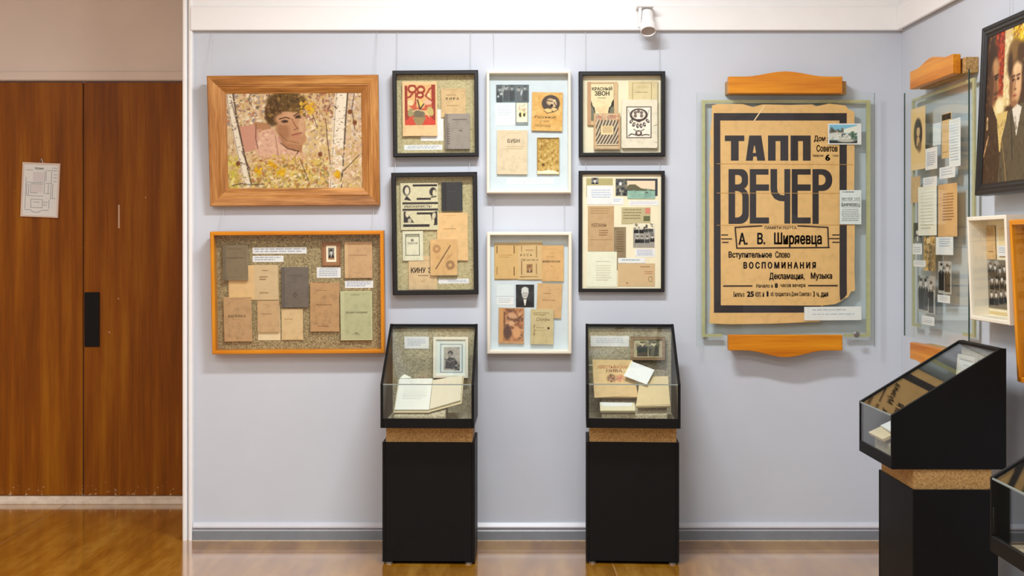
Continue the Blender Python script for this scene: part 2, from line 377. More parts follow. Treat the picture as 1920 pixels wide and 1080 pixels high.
# floor of large painted hardboard sheets
def floor_material():
    m, nt, bs, N, L = newmat('glossy_brown_floor_paint')
    v = coords(nt, (1, .16, 1)); n1 = noise(nt, v, 9, 6, .6); n2 = noise(nt, v, 60, 3); n3 = noise(nt, coords(nt), 1.3, 3)
    a = N('ShaderNodeMath'); a.operation = 'MULTIPLY_ADD'; a.inputs[1].default_value = .3; L(n2.outputs['Fac'], a.inputs[0]); L(n1.outputs['Fac'], a.inputs[2])
    L(ramp(nt, a.outputs[0], [(.40, lin((128, 78, 10))), (.62, lin((166, 112, 26))), (.85, lin((198, 148, 58)))]), bs.inputs['Base Color'])
    L(ramp(nt, n3.outputs['Fac'], [(.3, (.13,)*3), (.7, (.21,)*3)]), bs.inputs['Roughness'])
    bs.inputs['IOR'].default_value = 1.6; bs.inputs['Coat Weight'].default_value = 1; bs.inputs['Coat IOR'].default_value = 2.15; bs.inputs['Coat Roughness'].default_value = .09; bump(nt, bs, n2.outputs['Fac'], .05, .001); return m
FLOOR = floor_material()
floor = st(empty('floor', T(-1, -4, 0)), 'glossy brown painted floor laid in wide sheets with thin seams', 'floor')
seams = [-4.2, -2.41, .533, 2.0]; rows_y = [-9, -6.3, -3.15, .95]
FI = T(1, 4, 0)
for xa, xb in zip(seams, seams[1:]):
    for ya, yb in zip(rows_y, rows_y[1:]):
        o = box('floor_sheet', xa+.002+1, xb-.002+1, ya+4.002, yb+3.998, -.0011, 0, FLOOR, floor, bev=.0004)
box('floor_bed', -3.2, 3.0, -5, 4.95, -.05, -.0012, plain('pale_seam_filler', (170, 130, 86), .6), floor)
st(box('ceiling', -4.3, 2.1, -9.1, 1.0, HCEIL, HCEIL+.1, CEIL, bev=0), 'plain white ceiling above the display room', 'ceiling')
st(box('wall_back', XE+.02, 2.1, 0, YD+.06, 0, HCEIL, WALL, bev=0), 'lavender painted wall carrying the framed displays', 'wall')
st(box('wall_right', XR, XR+.1, -9.1, -.0005, 0, HCEIL, WALL, bev=0), 'lavender side wall at right behind the slanted black cases', 'wall')
st(box('wall_left', -4.3, -4.2, -9.1, 1.0, 0, HCEIL, RECESS, bev=0), 'beige side wall left of the brown doors', 'wall')
st(box('wall_front', -4.2, 2.0, -9.1, -9.0, 0, HCEIL, CEIL, bev=0), 'white wall opposite the displays', 'wall')
_, zdt = Mount(BW).loc(100, 152, YD); _, zdb = Mount(BW).loc(100, 930, YD)
def wx(px, y): return Mount(BW).loc(px, 460, y)[0]
def wz(py, y): return Mount(BW).loc(930, py, y)[1]
st(box('wall_recess', -4.2, XE+.03, YD-.02, YD+.06, zdt, HCEIL, RECESS, bev=.002), 'beige wall panel above the brown double door', 'wall')
# doors
def door_material():
    m, nt, bs, N, L = newmat('brown_varnished_veneer')
    v = coords(nt, (1, 1, .05)); n1 = noise(nt, v, 14, 6, .6); n2 = noise(nt, v, 90, 3); n3 = noise(nt, coords(nt, (1, 1, .35)), 2.2, 3)
    a = N('ShaderNodeMath'); a.operation = 'MULTIPLY_ADD'; a.inputs[1].default_value = .25; L(n2.outputs['Fac'], a.inputs[0]); L(n1.outputs['Fac'], a.inputs[2])
    b = N('ShaderNodeMath'); b.operation = 'MULTIPLY_ADD'; b.inputs[1].default_value = .35; L(n3.outputs['Fac'], b.inputs[0]); L(a.outputs[0], b.inputs[2])
    col = ramp(nt, b.outputs[0], [(.55, lin((104, 52, 2))), (.78, lin((136, 74, 3))), (1.0, lin((160, 98, 12)))])
    # flaked varnish low on the leaf
    tc = N('ShaderNodeTexCoord'); sep = N('ShaderNodeSeparateXYZ'); L(tc.outputs['Object'], sep.inputs[0])
    mr = N('ShaderNodeMapRange'); mr.inputs[1].default_value = 0; mr.inputs[2].default_value = .14; mr.inputs[3].default_value = .13; mr.inputs[4].default_value = 0; L(sep.outputs['Z'], mr.inputs[0])
    n4 = noise(nt, coords(nt), 46, 4, .7); ad = N('ShaderNodeMath'); ad.operation = 'ADD'; L(n4.outputs['Fac'], ad.inputs[0]); L(mr.outputs[0], ad.inputs[1])
    k = ramp(nt, ad.outputs[0], [(.70, (0, 0, 0)), (.73, (1, 1, 1))])
    mx = N('ShaderNodeMix'); mx.data_type = 'RGBA'; L(k, mx.inputs['Factor']); L(col, mx.inputs['A']); mx.inputs['B'].default_value = (*lin((196, 160, 120)), 1)
    L(mx.outputs['Result'], bs.inputs['Base Color']); bs.inputs['Roughness'].default_value = .42; bs.inputs['Specular IOR Level'].default_value = .22; return m
DOOR = door_material()
xj = wx(156, YD); wl = .815
d1 = st(empty('door_1', T(xj-wl, YD, zdb)), 'brown veneered left door leaf carrying the white floor plan', 'door')
box('leaf_panel', .002, wl-.003, 0, .045, .003, zdt-zdb-.006, DOOR, d1, bev=.003)
d2 = st(empty('door_2', T(xj, YD, zdb)), 'brown veneered right door leaf with black pull plate', 'door')
box('leaf_panel', .003, wl, 0, .045, .003, zdt-zdb-.006, DOOR, d2, bev=.003)
x0, x1, z0, z1 = wx(159, YD)-xj, wx(187, YD)-xj, wz(650, YD)-zdb, wz(548, YD)-zdb
hp = box('pull_plate', x0, x1, -.008, 0, z0, z1, plain('black_plate', (14, 14, 16), .4, .2, 40, spec=.2), d2, bev=.002); tag(hp, 'black rectangular pull plate')
xs = wx(223, YD)-xj
mk('paint_scratch', *boxg(xs-.0045, xs+.0045, -.0006, .001, wz(428, YD)-zdb, wz(384, YD)-zdb), plain('pale_scratch', (206, 172, 140), .7), d2, bev=0)
for sx, sy, s in ((46, 323, .006), (273, 370, .005), (222, 560, .006), (205, 623, .007)):
    lf, xo = (d1, xj-wl) if sx < 156 else (d2, xj)
    X, Z = wx(sx, YD)-xo, wz(sy, YD)-zdb
    mk('varnish_chip', *boxg(X-s/2, X+s/2, -.0005, .001, Z-s*.8, Z+s*.8), plain('pale_chip', (196, 160, 120), .7), lf, bev=0)
TH = plain('worn_white_threshold', (232, 220, 202), .6, .14, 24)
st(prism('trim_4', [(YD-.05, 0), (YD+.04, 0), (YD+.04, zdb), (YD-.012, zdb), (YD-.05, zdb*.55)], -4.2, XE+.03, 'x', TH, bev=.002), 'worn white threshold strip under the brown doors', 'trim')
st(box('trim_5', -4.2, XE+.03, YD-.03, YD-.02, wz(150, YD-.03), wz(134, YD-.03), RECESS, bev=.003), 'thin beige ledge over the brown doors', 'trim')
# free end of the wall: white corner casing in two beads
def profile_post(name, prof, z0, z1, mat, label, cat):
    return st(prism(name, prof, z0, z1, 'z', mat, bev=0), label, cat)
def arcp(cx, cy, r, a0, a1, n=6): return [(cx+r*math.cos(R(a0+(a1-a0)*k/n)), cy+r*math.sin(R(a0+(a1-a0)*k/n))) for k in range(n+1)]
pp = [(XE, YD)]+[(XE, .06)]+arcp(XE+.012, -.008, .012, 180, 360)+[(XE+.026, .006)]+[(XE+.03, .006), (XE+.03, -.012)]+arcp(XE+.041, -.012, .0105, 180, 360, 5)+[(XE+.053, .0), (XE+.053, .01), (XE+.03, .03), (XE+.025, YD)]
profile_post('trim_3', pp, 0, HCEIL, PAINTW, 'white beaded corner post where the wall ends beside the doors', 'trim')
# cornice boards
zc0, zc1 = wz(57, -.03), wz(10, -.03); xc0 = wx(358, -.03)
CORN = [(0, zc0+.01), (-.024, zc0), (-.03, zc0+.004), (-.03, zc1-.01), (-.022, zc1), (0, zc1)]
st(prism('trim_1', CORN, xc0, XR-.001, 'x', PAINTW), 'long white cornice board above the framed displays', 'trim')
st(prism('trim_2', [(XR+y, z) for y, z in CORN], -8.9, -.031, 'y', PAINTW), 'white cornice board running along the right wall', 'trim')
st(box('trim_6', xc0, XR-.012, -.012, -.0005, zc1, HCEIL, PAINTW, bev=0), 'white upper wall band above the back cornice', 'trim')
st(box('trim_7', XR-.012, XR-.0005, -8.9, -.013, zc1, HCEIL, PAINTW, bev=0), 'white upper wall band above the right cornice', 'trim')
# baseboards: grey board, groove, light moulding
def base_prof():
    za, zb, zc, zd = .0, .050, .056, .086
    return ([(0, 0), (-.022, 0), (-.022, zb-.004), (-.019, zb), (0, zb)],
            [(0, zb), (-.0195, zb), (-.019, zb+.0035), (-.003, zb+.005), (-.003, zc+.003), (-.021, zc+.005), (-.022, zc+.013), (-.015, zc+.022), (-.009, zd), (0, zd)])
pa, pb = base_prof()
bb = st(empty('baseboard_back', T(0, 0, 0)), 'grey baseboard with light moulding under the framed wall', 'baseboard')
prism('board', pa, XE+.053, XR-.001, 'x', BASEB, bb); prism('moulding', pb, XE+.053, XR-.001, 'x', BASEL, bb)
mk('filler_line', *boxg(XE+.053, XR-.03, -.026, -.022, .0005, .003), plain('pale_filler', (214, 200, 176), .6, .15, 40), bb)
br = st(empty('baseboard_right', T(0, 0, 0)), 'grey baseboard with light moulding along the right wall', 'baseboard')
prism('board', [(XR+y, z) for y, z in pa], -8.9, -.025, 'y', BASEB, br); prism('moulding', [(XR+y, z) for y, z in pb], -8.9, -.025, 'y', BASEL, br)
# ------------------------------------------------------------------ frames
def rails(w, h, prof, mats, parent):
    for k in range(4):
        def P(o, y, e):
            if k == 0: return (e*(w/2-o), y, h/2-o)
            if k == 1: return (e*(w/2-o), y, -h/2+o)
            if k == 2: return (-w/2+o, y, e*(h/2-o))
            return (w/2-o, y, e*(h/2-o))
        n = len(prof); v = [P(o, y, -1) for o, y in prof]+[P(o, y, 1) for o, y in prof]
        f = [tuple(range(n)), tuple(range(2*n-1, n-1, -1))]+[(i, (i+1) % n, n+(i+1) % n, n+i) for i in range(n)]
        mk('frame_rail', v, f, mats[0] if k < 2 else mats[1], parent)
def boxframe(name, label, group, quad, tilt, depth, rw, mats, backing, basis=BW, cat='frame', glass=GLASS, bdep=None, wires=(), bev=.004, soft=None):
    m, w, h = hung(quad, tilt, depth, basis)
    root = empty(name, m.M); tag(root, label, cat, group)
    bd = bdep if bdep else depth-.012
    prof = soft or [(0, depth), (0, bev), (bev, 0), (rw-bev*.6, 0), (rw, bev*.6), (rw, bd+.004), (rw-.003, depth)]
    rails(w, h, prof, mats, root)
    box('backing_board', -w/2+rw-.002, w/2-rw+.002, bd, bd+.005, -h/2+rw-.002, h/2-rw+.002, backing, root, bev=0)
    if glass: box('glass_pane', -w/2+rw-.001, w/2-rw+.001, .006, .008, -h/2+rw-.001, h/2-rw+.001, glass, root, bev=0)
    for px, ztop in wires:
        x, _ = m.loc(px, 460, depth); inv = m.M.inverted(); p = m.M@Vector((x, depth-.004, h/2-.004)); q = inv@Vector((p.x, -.012, ztop))
        rod('hanging_cord', (x, depth-.004, h/2-.004), q, .0011, CORD, root)
    m.lim = (w/2-rw-.001, h/2-rw-.001)
    return m, w, h, bd
zr = zc0+.004
# --- painting in golden wood frame
quad = [(388, 143), (711, 140), (709.5, 386), (393, 387)]
m, w, h = hung(quad, R(5), .045)
root = empty('framed_painting', m.M); tag(root, 'oil portrait of a reclining youth among birches in golden wooden frame', 'painting')
rw = 33/383
prof = [(0, .045), (0, .004), (.004, 0), (.040, .006), (.046, .010), (.050, .009), (.053, .014), (.060, .016), (.078, .026), (rw, .030), (rw, .04), (rw-.01, .045)]
rails(w, h, prof, (GOLDH, GOLDV), root)
def birch_portrait():
    c = Canvas(250, 178, (206, 180, 136)); g = c.rg
    def N(x, y): return ((x-160)/1005, (y-205)/715)
    c.dabs(900, 0, 0, 1, 1, [(214, 194, 156), (200, 172, 128), (226, 208, 178), (184, 150, 112), (206, 178, 146), (170, 138, 108)], (.007, .02))
    c.dabs(260, 0, 0, .36, .36, [(150, 142, 140), (206, 172, 140), (180, 124, 98), (228, 212, 180), (120, 106, 88), (206, 172, 110), (146, 132, 140), (232, 220, 196)], (.006, .018))
    c.dabs(200, .5, 0, .8, .33, [(160, 106, 88), (190, 142, 98), (216, 186, 130), (146, 96, 84), (200, 164, 84), (132, 92, 76)], (.006, .015))
    c.dabs(200, .76, 0, 1, .6, [(214, 200, 180), (196, 176, 160), (226, 214, 196), (170, 150, 136), (206, 170, 140)], (.006, .02))
    c.dabs(260, .55, .3, .78, .75, [(220, 194, 136), (206, 174, 112), (228, 212, 172), (190, 164, 140), (206, 186, 120)], (.006, .02))
    c.dabs(240, 0, 0, 1, 1, [(112, 84, 60), (92, 70, 58), (132, 100, 72), (140, 120, 104), (150, 96, 60)], (.003, .009), .8)
    # arm and blouse
    c.poly([N(255, 460), N(390, 430), N(400, 620), N(290, 650)], (200, 148, 126)); c.poly([N(360, 420), N(470, 430), N(500, 480), N(390, 500)], (176, 130, 92))
    c.poly([N(385, 540), N(420, 485), N(500, 468), N(560, 560), N(640, 640), N(740, 650), N(740, 730), N(600, 740), N(430, 720), N(380, 640)], (216, 176, 150))
    c.dabs(120, .2, .38, .55, .74, [(222, 184, 156), (206, 158, 136), (232, 204, 172), (196, 150, 134)], (.008, .02), .6)
    c.line([N(380, 440), N(375, 540), N(390, 620)], .007, (128, 86, 70)); c.line([N(520, 520), N(540, 690)], .006, (150, 108, 88), .8)
    # neck and face
    c.poly([N(545, 520), N(720, 590), N(715, 650), N(650, 640), N(580, 600)], (170, 122, 86)); c.line([N(560, 580), N(610, 620), N(690, 640), N(650, 700)], .008, (92, 62, 42))
    c.ell(*N(632, 440), .112, .205, (192, 146, 108), -.22, .12); c.ell(*N(690, 545), .06, .07, (186, 138, 100), 0, .3)
    c.ell(*N(660, 350), .07, .05, (214, 172, 132), 0, .6); c.ell(*N(580, 490), .045, .10, (158, 112, 78), -.2, .6, .8); c.ell(*N(715, 450), .02, .10, (206, 166, 130), 0, .6)
    # hair
    c.ell(*N(612, 275), .15, .10, (98, 74, 36), .05, .2); c.ell(*N(510, 350), .062, .14, (84, 60, 30), .1, .25); c.ell(*N(690, 310), .05, .08, (104, 78, 42), .5, .3)
    c.dabs(90, .29, .02, .58, .26, [(84, 60, 28), (120, 92, 44), (146, 114, 58), (66, 48, 26)], (.006, .018), .8); c.ell(*N(590, 400), .07, .06, (196, 150, 112), 0, .5); c.ell(*N(640, 375), .06, .03, (206, 160, 122), -.2, .5)
    # features
    c.line([N(555, 400), N(600, 388), N(630, 396)], .009, (84, 56, 36)); c.line([N(660, 378), N(700, 352)], .009, (84, 56, 36))
    c.ell(*N(592, 418), .026, .016, (70, 48, 36), 0, .4); c.ell(*N(690, 384), .022, .016, (70, 48, 36), -.3, .4)
    c.line([N(645, 400), N(672, 452), N(690, 470), N(660, 482)], .008, (140, 92, 64)); c.line([N(645, 520), N(682, 512), N(715, 505)], .011, (156, 88, 72)); c.line([N(655, 535), N(705, 528)], .008, (196, 130, 108))
    c.line([N(545, 500), N(600, 560), N(690, 580)], .006, (130, 88, 58), .8)
    # birches
    for pts, wd in (([(190, 205), (215, 400), (260, 640), (310, 880)], .058), ([(1020, 205), (1000, 420), (985, 640), (960, 920)], .10)):
        q = [N(*p) for p in pts]; c.line(q, wd, (232, 224, 204)); c.line([(a+wd*.42, b) for a, b in q], .012, (96, 78, 62)); c.line([(a-wd*.4, b) for a, b in q], .008, (176, 160, 138))
        for _ in range(64 if wd < .07 else 110):
            k = g.randint(len(q)-1); t = g.rand(); x = q[k][0]+(q[k+1][0]-q[k][0])*t+g.uniform(-.45, .45)*wd; y = q[k][1]+(q[k+1][1]-q[k][1])*t
            c.ell(x, y, g.uniform(.004, .012), .004, [(84, 70, 58), (156, 138, 116), (190, 172, 146), (232, 222, 198)][g.randint(4)], g.uniform(-.5, .5), .4)
    # foreground leaves
    c.dabs(620, .18, .68, .74, 1, [(206, 172, 62), (190, 150, 66), (222, 200, 116), (160, 118, 56), (146, 132, 76), (232, 216, 158), (176, 112, 66), (214, 186, 90)], (.005, .016))
    c.dabs(120, .18, .64, .7, .74, [(216, 184, 130), (206, 168, 120), (214, 190, 96), (190, 150, 110)], (.005, .016))
    c.dabs(90, 0, .66, .08, 1, [(200, 194, 66), (186, 162, 76), (220, 210, 120)], (.008, .02)); c.dabs(160, 0, .85, 1, 1, [(232, 220, 180), (194, 184, 116), (156, 146, 92), (216, 194, 104)], (.006, .015))
    c.dabs(160, .75, .55, 1, .95, [(216, 184, 150), (200, 166, 132), (226, 208, 180), (196, 170, 100)], (.008, .02)); c.dabs(40, .55, .08, .66, .22, [(216, 180, 60), (200, 150, 50)], (.008, .016))
    for fx, fy in ((495, 740), (390, 790), (560, 800), (965, 815), (770, 310)): c.dabs(16, (fx-185)/1005, (fy-225)/715, (fx-135)/1005, (fy-185)/715, [(222, 180, 30), (206, 150, 30)], (.008, .018))
    c.dabs(160, .30, .05, .58, .66, [(186, 142, 106), (206, 164, 128), (168, 124, 92), (214, 176, 150)], (.004, .009), .3)
    for p in ([(800, 370), (835, 470)], [(895, 400), (905, 560), (925, 740)], [(1140, 670), (1010, 800), (1000, 860)], [(1110, 215), (1090, 330), (1110, 480)], [(345, 210), (330, 260), (350, 300)], [(270, 640), (330, 780)], [(700, 700), (760, 860)], [(200, 260), (245, 450), (285, 640)]):
        c.line([N(*a) for a in p], .006, (82, 58, 48), .9)
    for x, y in ((1075, 350), (850, 665), (1110, 430), (240, 730)): c.ell(*N(x, y), .016, .026, (120, 72, 40), .3, .4)
    c.line([N(190, 895), N(260, 880), N(330, 890), N(430, 885)], .006, (70, 60, 50)); return c
cw, ch = w-2*rw+.004, h-2*rw+.004
o = box('stretched_canvas', -cw/2, cw/2, .032, .044, -ch/2, ch/2, paper((220, 205, 175), .05), root, bev=0)
Print().art(birch_portrait()).build(cw, ch, .032, root, 'painted_picture', CANVAS)
for px in (402, 710):
    x, _ = m.loc(px, 460, .04); x = max(-w/2+.01, min(w/2-.012, x)); p = m.M@Vector((x, .041, h/2-.004)); q = m.M.inverted()@Vector((p.x, -.012, zr)); rod('hanging_cord', (x, .041, h/2-.004), q, .0011, CORD, root)
def Z(ox, oy, s): return lambda a, b, c, d: (ox+a/s, oy+b/s, ox+c/s, oy+d/s)
# --- orange frame with books
m, w, h, bd = boxframe('framed_display', 'wide orange wooden display frame of old books on brown backing', 'display frames of books', [(391.6, 436), (720, 432), (720.6, 664), (399, 664)], R(3), .07, .018, (ORNH, ORNV), CHIP_OL, wires=((418, 1.645), (700, 1.645)))
z = Z(380, 420, 4.154); G = 'old books in the orange frame'; CAP = (232, 236, 242); BLUE = (120, 128, 150)
book(m, z(155, 165, 355, 440), bd-.004, .016, (126, 108, 78), 'book', 'dark taupe book at top left of the wide orange frame', Print().frame(.08, .06, .9, .9, .01, .008, (110, 92, 66)).rect(.2, .1, .75, .12, (100, 84, 60)).text('РАЗДОЛЬЕ', .15, .34, .86, .385, (82, 56, 38), .01), group=G, spine=(110, 96, 72))
def open_book(m, pxl, pxr, dep, t, cl, cr, name, label, prl=None, prr=None, group=None, fan=0.0):
    """open book lying flat on a plane: cover, two page blocks, print on both pages"""
    xl, zl, w1, h1 = place(m, pxl, dep-t); xr, zz, w2, h2 = place(m, pxr, dep-t)
    root = empty(name, m.M@T(xl+w1/2, dep, (zl+zz)/2)); tag(root, label, 'book', group)
    for s, w_, h_, z_, col, pr in ((-1, w1, h1, zl-(zl+zz)/2, cl, prl), (1, w2, h2, zz-(zl+zz)/2, cr, prr)):
        n = 6; pts = [(0, 0), (0, -t*.55)]+[(s*w_*k/n, -t*(.55+.45*math.sin(math.pi*min(1, k/n*1.15)*.62))) for k in range(1, n+1)]+[(s*w_*1.0, 0)]
        M2 = T(0, 0, z_); q = [(a, b) for a, b in pts]
        o = prism('page_block', q, -h_/2, h_/2, 'z', paper(col, .06), root); o.location = (0, 0, z_)
        if pr: p = pr.build(w_*.92, h_, -t*1.0, root); p.location = (s*w_/2, 0, z_)
    box('cover', -w1-.003, w2+.003, 0, .0012, min(zl-h1/2, zz-h2/2)-(zl+zz)/2-.003, max(zl+h1/2, zz+h2/2)-(zl+zz)/2+.001, paper((200, 172, 120), .1), root, bev=0)
    return root
open_book(m, z(200, 325, 403, 590), z(403, 322, 592, 590), bd-.001, .006, (218, 178, 116), (206, 176, 128), 'open_book', 'open yellowed book lying between taupe book and grey book', None, Print().rows(.3, .14, .75, .2, 1, (150, 118, 80), 2).rows(.2, .32, .6, .46, 2, (140, 108, 72), 3).rows(.2, .78, .7, .86, 1, (160, 128, 90), 3), G)
sheet(m, z(388, 183, 810, 230), bd, CAP, 'caption_card', 'long white caption strip, upper one beside the taupe book', 'label', Print().rows(.02, .2, .98, .9, 2, (150, 156, 172), 4))
sheet(m, z(388, 248, 630, 295), bd, CAP, 'caption_card', 'shorter white caption strip under the long one in orange frame', 'label', Print().rows(.04, .2, .96, .9, 2, (150, 156, 172), 5))
book(m, z(612, 337, 824, 650), bd-.002, .014, (106, 94, 84), 'book', 'dark grey book with small diamond emblem in orange frame', Print().text('ЗАПЕВКА', .22, .19, .78, .225, (80, 68, 64), .01).shape([[(.5, .62), (.59, .685), (.5, .75), (.41, .685)], [(.5, .65), (.55, .685), (.5, .72), (.45, .685)]], (78, 66, 62)).rows(.35, .77, .75, .8, 1, (84, 72, 66), 2), group=G, spine=(92, 82, 74))
def framed_photo(m, px, dep, rw, t, rails_col, mat_col, cv, label, inner, name='small_framed_photograph', matborder=None):
    x, z_, w, h = place(m, px, dep-t); root = empty(name, m.M@T(x, dep-t, z_)); tag(root, label, 'framed photograph')
    rails(w, h, [(0, t), (0, .001), (.001, 0), (rw-.001, 0), (rw, .001), (rw, t)], (rails_col, rails_col), root)
    box('mount_board', -w/2+rw-.001, w/2-rw+.001, t*.5, t*.8, -h/2+rw-.001, h/2-rw+.001, paper(mat_col, .03), root, bev=0)
    p = Print()
    if matborder: p.frame(*matborder)
    p.art(cv, *inner).build(w, h, t*.5, root, 'photograph'); return root
framed_photo(m, z(927, 142, 1075, 325), bd, .006, .010, paper((150, 96, 48), .12), (160, 108, 62), portrait_photo(20, 26, (120, 118, 112), (40, 38, 36)), 'tiny portrait photograph on brown mount in orange frame', (.33, .24, .66, .66), matborder=(.23, .15, .76, .84, .1, .1, (238, 226, 200)))
book(m, z(1105, 140, 1322, 420), bd-.001, .012, (196, 154, 104), 'book', 'light tan book at top right inside the orange frame', Print().text('БИРЮЗОВАЯ', .16, .35, .8, .385, (138, 98, 60), .005).rows(.25, .06, .75, .08, 1, (150, 112, 70), 3).rows(.3, .84, .7, .86, 1, (160, 120, 80), 3), group=G, spine=(206, 166, 116))
sheet(m, z(888, 338, 1075, 418), bd, CAP, 'caption_card', 'white caption card right under the tiny portrait photograph', 'label', Print().rows(.08, .12, .92, .92, 4, (150, 160, 180), 6))
sheet(m, z(1108, 442, 1328, 497), bd, CAP, 'caption_card', 'white caption card right above the green book', 'label', Print().rows(.06, .15, .94, .9, 3, (140, 150, 180), 7))
book(m, z(834, 455, 1068, 838), bd-.001, .012, (184, 140, 88), 'book', 'tall worn tan book left of the green book', Print().rows(.2, .16, .66, .18, 1, (128, 88, 52), 3).text('ВОЛШЕБНОЕ', .22, .44, .74, .468, (112, 72, 42), .005).rows(.25, .88, .75, .91, 1, (128, 84, 50), 5).rows(.03, .0, .95, .03, 1, (150, 96, 50), 2), rot=.6, group=G, jit=.002, pages=(228, 206, 160), mottle=.2)
book(m, z(1072, 525, 1322, 905), bd-.002, .014, (178, 178, 132), 'book', 'pale green book at lower right of the orange frame', Print().frame(.0, .0, .985, .99, .015, .01, (206, 204, 160)).rect(.13, .05, .87, .054, (130, 132, 96)).rows(.33, .07, .68, .09, 1, (84, 84, 62), 3).text('ПЕСНИ О РОДИНЕ', .16, .415, .85, .455, (58, 60, 48), .012).rows(.33, .875, .7, .89, 1, (100, 100, 74), 5).rect(.46, .845, .55, .86, (90, 92, 66)), group=G, spine=(186, 186, 140))
book(m, z(162, 570, 385, 915), bd-.002, .012, (186, 146, 96), 'book', 'tan book at lower left corner of the orange frame', Print().rows(.2, .04, .75, .055, 1, (126, 92, 56), 4).text('ЗАПЕВКА', .15, .40, .8, .455, (84, 60, 38), .01).rows(.3, .5, .7, .52, 1, (160, 122, 78), 4).rect(.44, .92, .5, .935, (130, 92, 60)), rot=-.4, group=G, jit=.0012, mottle=.16)
sheet(m, z(428, 640, 606, 905), bd-.0004, (226, 204, 160), 'paper_sheet', 'cream sheet showing below the small tan booklet', 'paper', None)
book(m, z(424, 597, 598, 843), bd-.002, .008, (196, 158, 108), 'booklet', 'small tan booklet lying over the cream sheet', Print().rows(.25, .12, .6, .15, 1, (160, 122, 80), 2).text('СКАЗКА', .2, .40, .66, .44, (118, 84, 54), .005), group=G, pages=(232, 214, 170))
book(m, z(612, 660, 783, 903), bd-.001, .006, (212, 180, 126), 'booklet', 'pale booklet directly below the dark grey book', Print().rows(.1, .32, .7, .37, 1, (150, 118, 80), 2), group=G, jit=.0012)
# --- black square frame, red flowered cover
m, w, h, bd = boxframe('framed_display', 'black square frame holding the red-patterned cover', 'display frames of books', [(735, 132.5), (897.5, 131), (896.5, 293.5), (737.6, 294.5)], R(2), .055, .019, (BLACKF, BLACKF), CHIP_YE, wires=((748, zr), (885, zr)))
z = Z(745, 145, 7.448)
def red_cover():
    c = Canvas(74, 96, (214, 168, 112)); r = (146, 52, 36); k = (196, 66, 48)
    c.rect(0, .03, .1, 1, r); c.rect(.87, .0, 1, 1, r); c.rect(0, .75, 1, 1, k); c.poly([(0, .55), (.25, .75), (.0, .9)], r); c.poly([(1, .5), (.8, .78), (1, .9)], r)
    for cx, cy, rx, ry in ((.25, .11, .12, .085), (.53, .13, .11, .075), (.5, .26, .10, .06)):
        c.ell(cx, cy, rx+.03, ry+.03, r, 0, .15); c.ell(cx, cy, rx-.03, ry-.03, (222, 184, 134), 0, .15)
    c.line([(.30, .18), (.18, .30), (.1, .32)], .055, r); c.line([(.98, .02), (.8, .12), (.68, .28), (.86, .4)], .05, r); c.line([(.36, .2), (.36, .5)], .04, r); c.ell(.78, .27, .05, .05, (228, 196, 150))
    c.poly([(.12, .5), (.3, .4), (.42, .58), (.5, .42), (.6, .6), (.72, .42), (.9, .52), (.7, .64), (.3, .64)], (186, 88, 60)); c.ell(.74, .44, .14, .06, (222, 170, 140)); c.ell(.2, .45, .1, .07, (226, 196, 148)); c.ell(.52, .5, .06, .1, (216, 186, 96)); c.line([(.42, .38), (.5, .6), (.62, .48)], .04, (60, 46, 34))
    c.ell(.2, .69, .1, .1, (150, 140, 96), .3); c.ell(.83, .66, .1, .12, (186, 168, 104), -.3); c.ell(.47, .72, .17, .11, (92, 84, 72)); c.ell(.47, .76, .2, .12, (120, 108, 82), 0, .2, .6)
    c.poly([(.25, .8), (.7, .8), (.56, .99), (.36, .99)], (146, 124, 84)); c.line([(.25, .66), (.4, .62), (.65, .66), (.8, .8)], .03, (206, 178, 130)); c.grain(8); return c
book(m, z(66, 58, 560, 818), bd-.004, .014, (222, 184, 128), 'book', 'book with red flower bowl cover in black square frame', Print().art(red_cover(), .07, .06, .95, .8), group='covers in the black frames', r=.004, jit=.0012)
sheet(m, z(325, 450, 645, 885), bd, (226, 230, 238), 'caption_card', 'white paper sticking out from behind the red-patterned book', 'label')
book(m, z(608, 155, 960, 560), bd-.001, .007, (204, 170, 116), 'booklet', 'yellow tan booklet above the grey book in black square frame', Print().rows(.15, .05, .9, .08, 1, (140, 110, 70), 2).rows(.2, .22, .7, .26, 1, (110, 84, 56), 3).text('К И Р А', .2, .31, .72, .39, (70, 54, 38), .02).rows(.22, .58, .72, .62, 1, (130, 100, 64), 4), group='covers in the black frames', jit=.0015, mottle=.16)
book(m, z(662, 508, 1015, 1000), bd-.006, .013, (146, 136, 126), 'book', 'grey book at lower right of black square frame', Print().rect(.3, .155, .88, .175, (90, 80, 76)).text('с т и х и', .3, .40, .72, .44, (120, 110, 102)).shape([[(.54, .47), (.66, .45), (.72, .49), (.60, .51)]], (110, 98, 90)).rows(.08, .28, .2, .9, 9, (96, 84, 80), 7), group='covers in the black frames', spine=(122, 110, 100), r=.003)
sheet(m, z(95, 945, 630, 1012), bd, (232, 230, 220), 'caption_card', 'white caption strip under the red flower bowl book', 'label', Print().rows(.08, .2, .94, .85, 2, (150, 160, 176), 9))
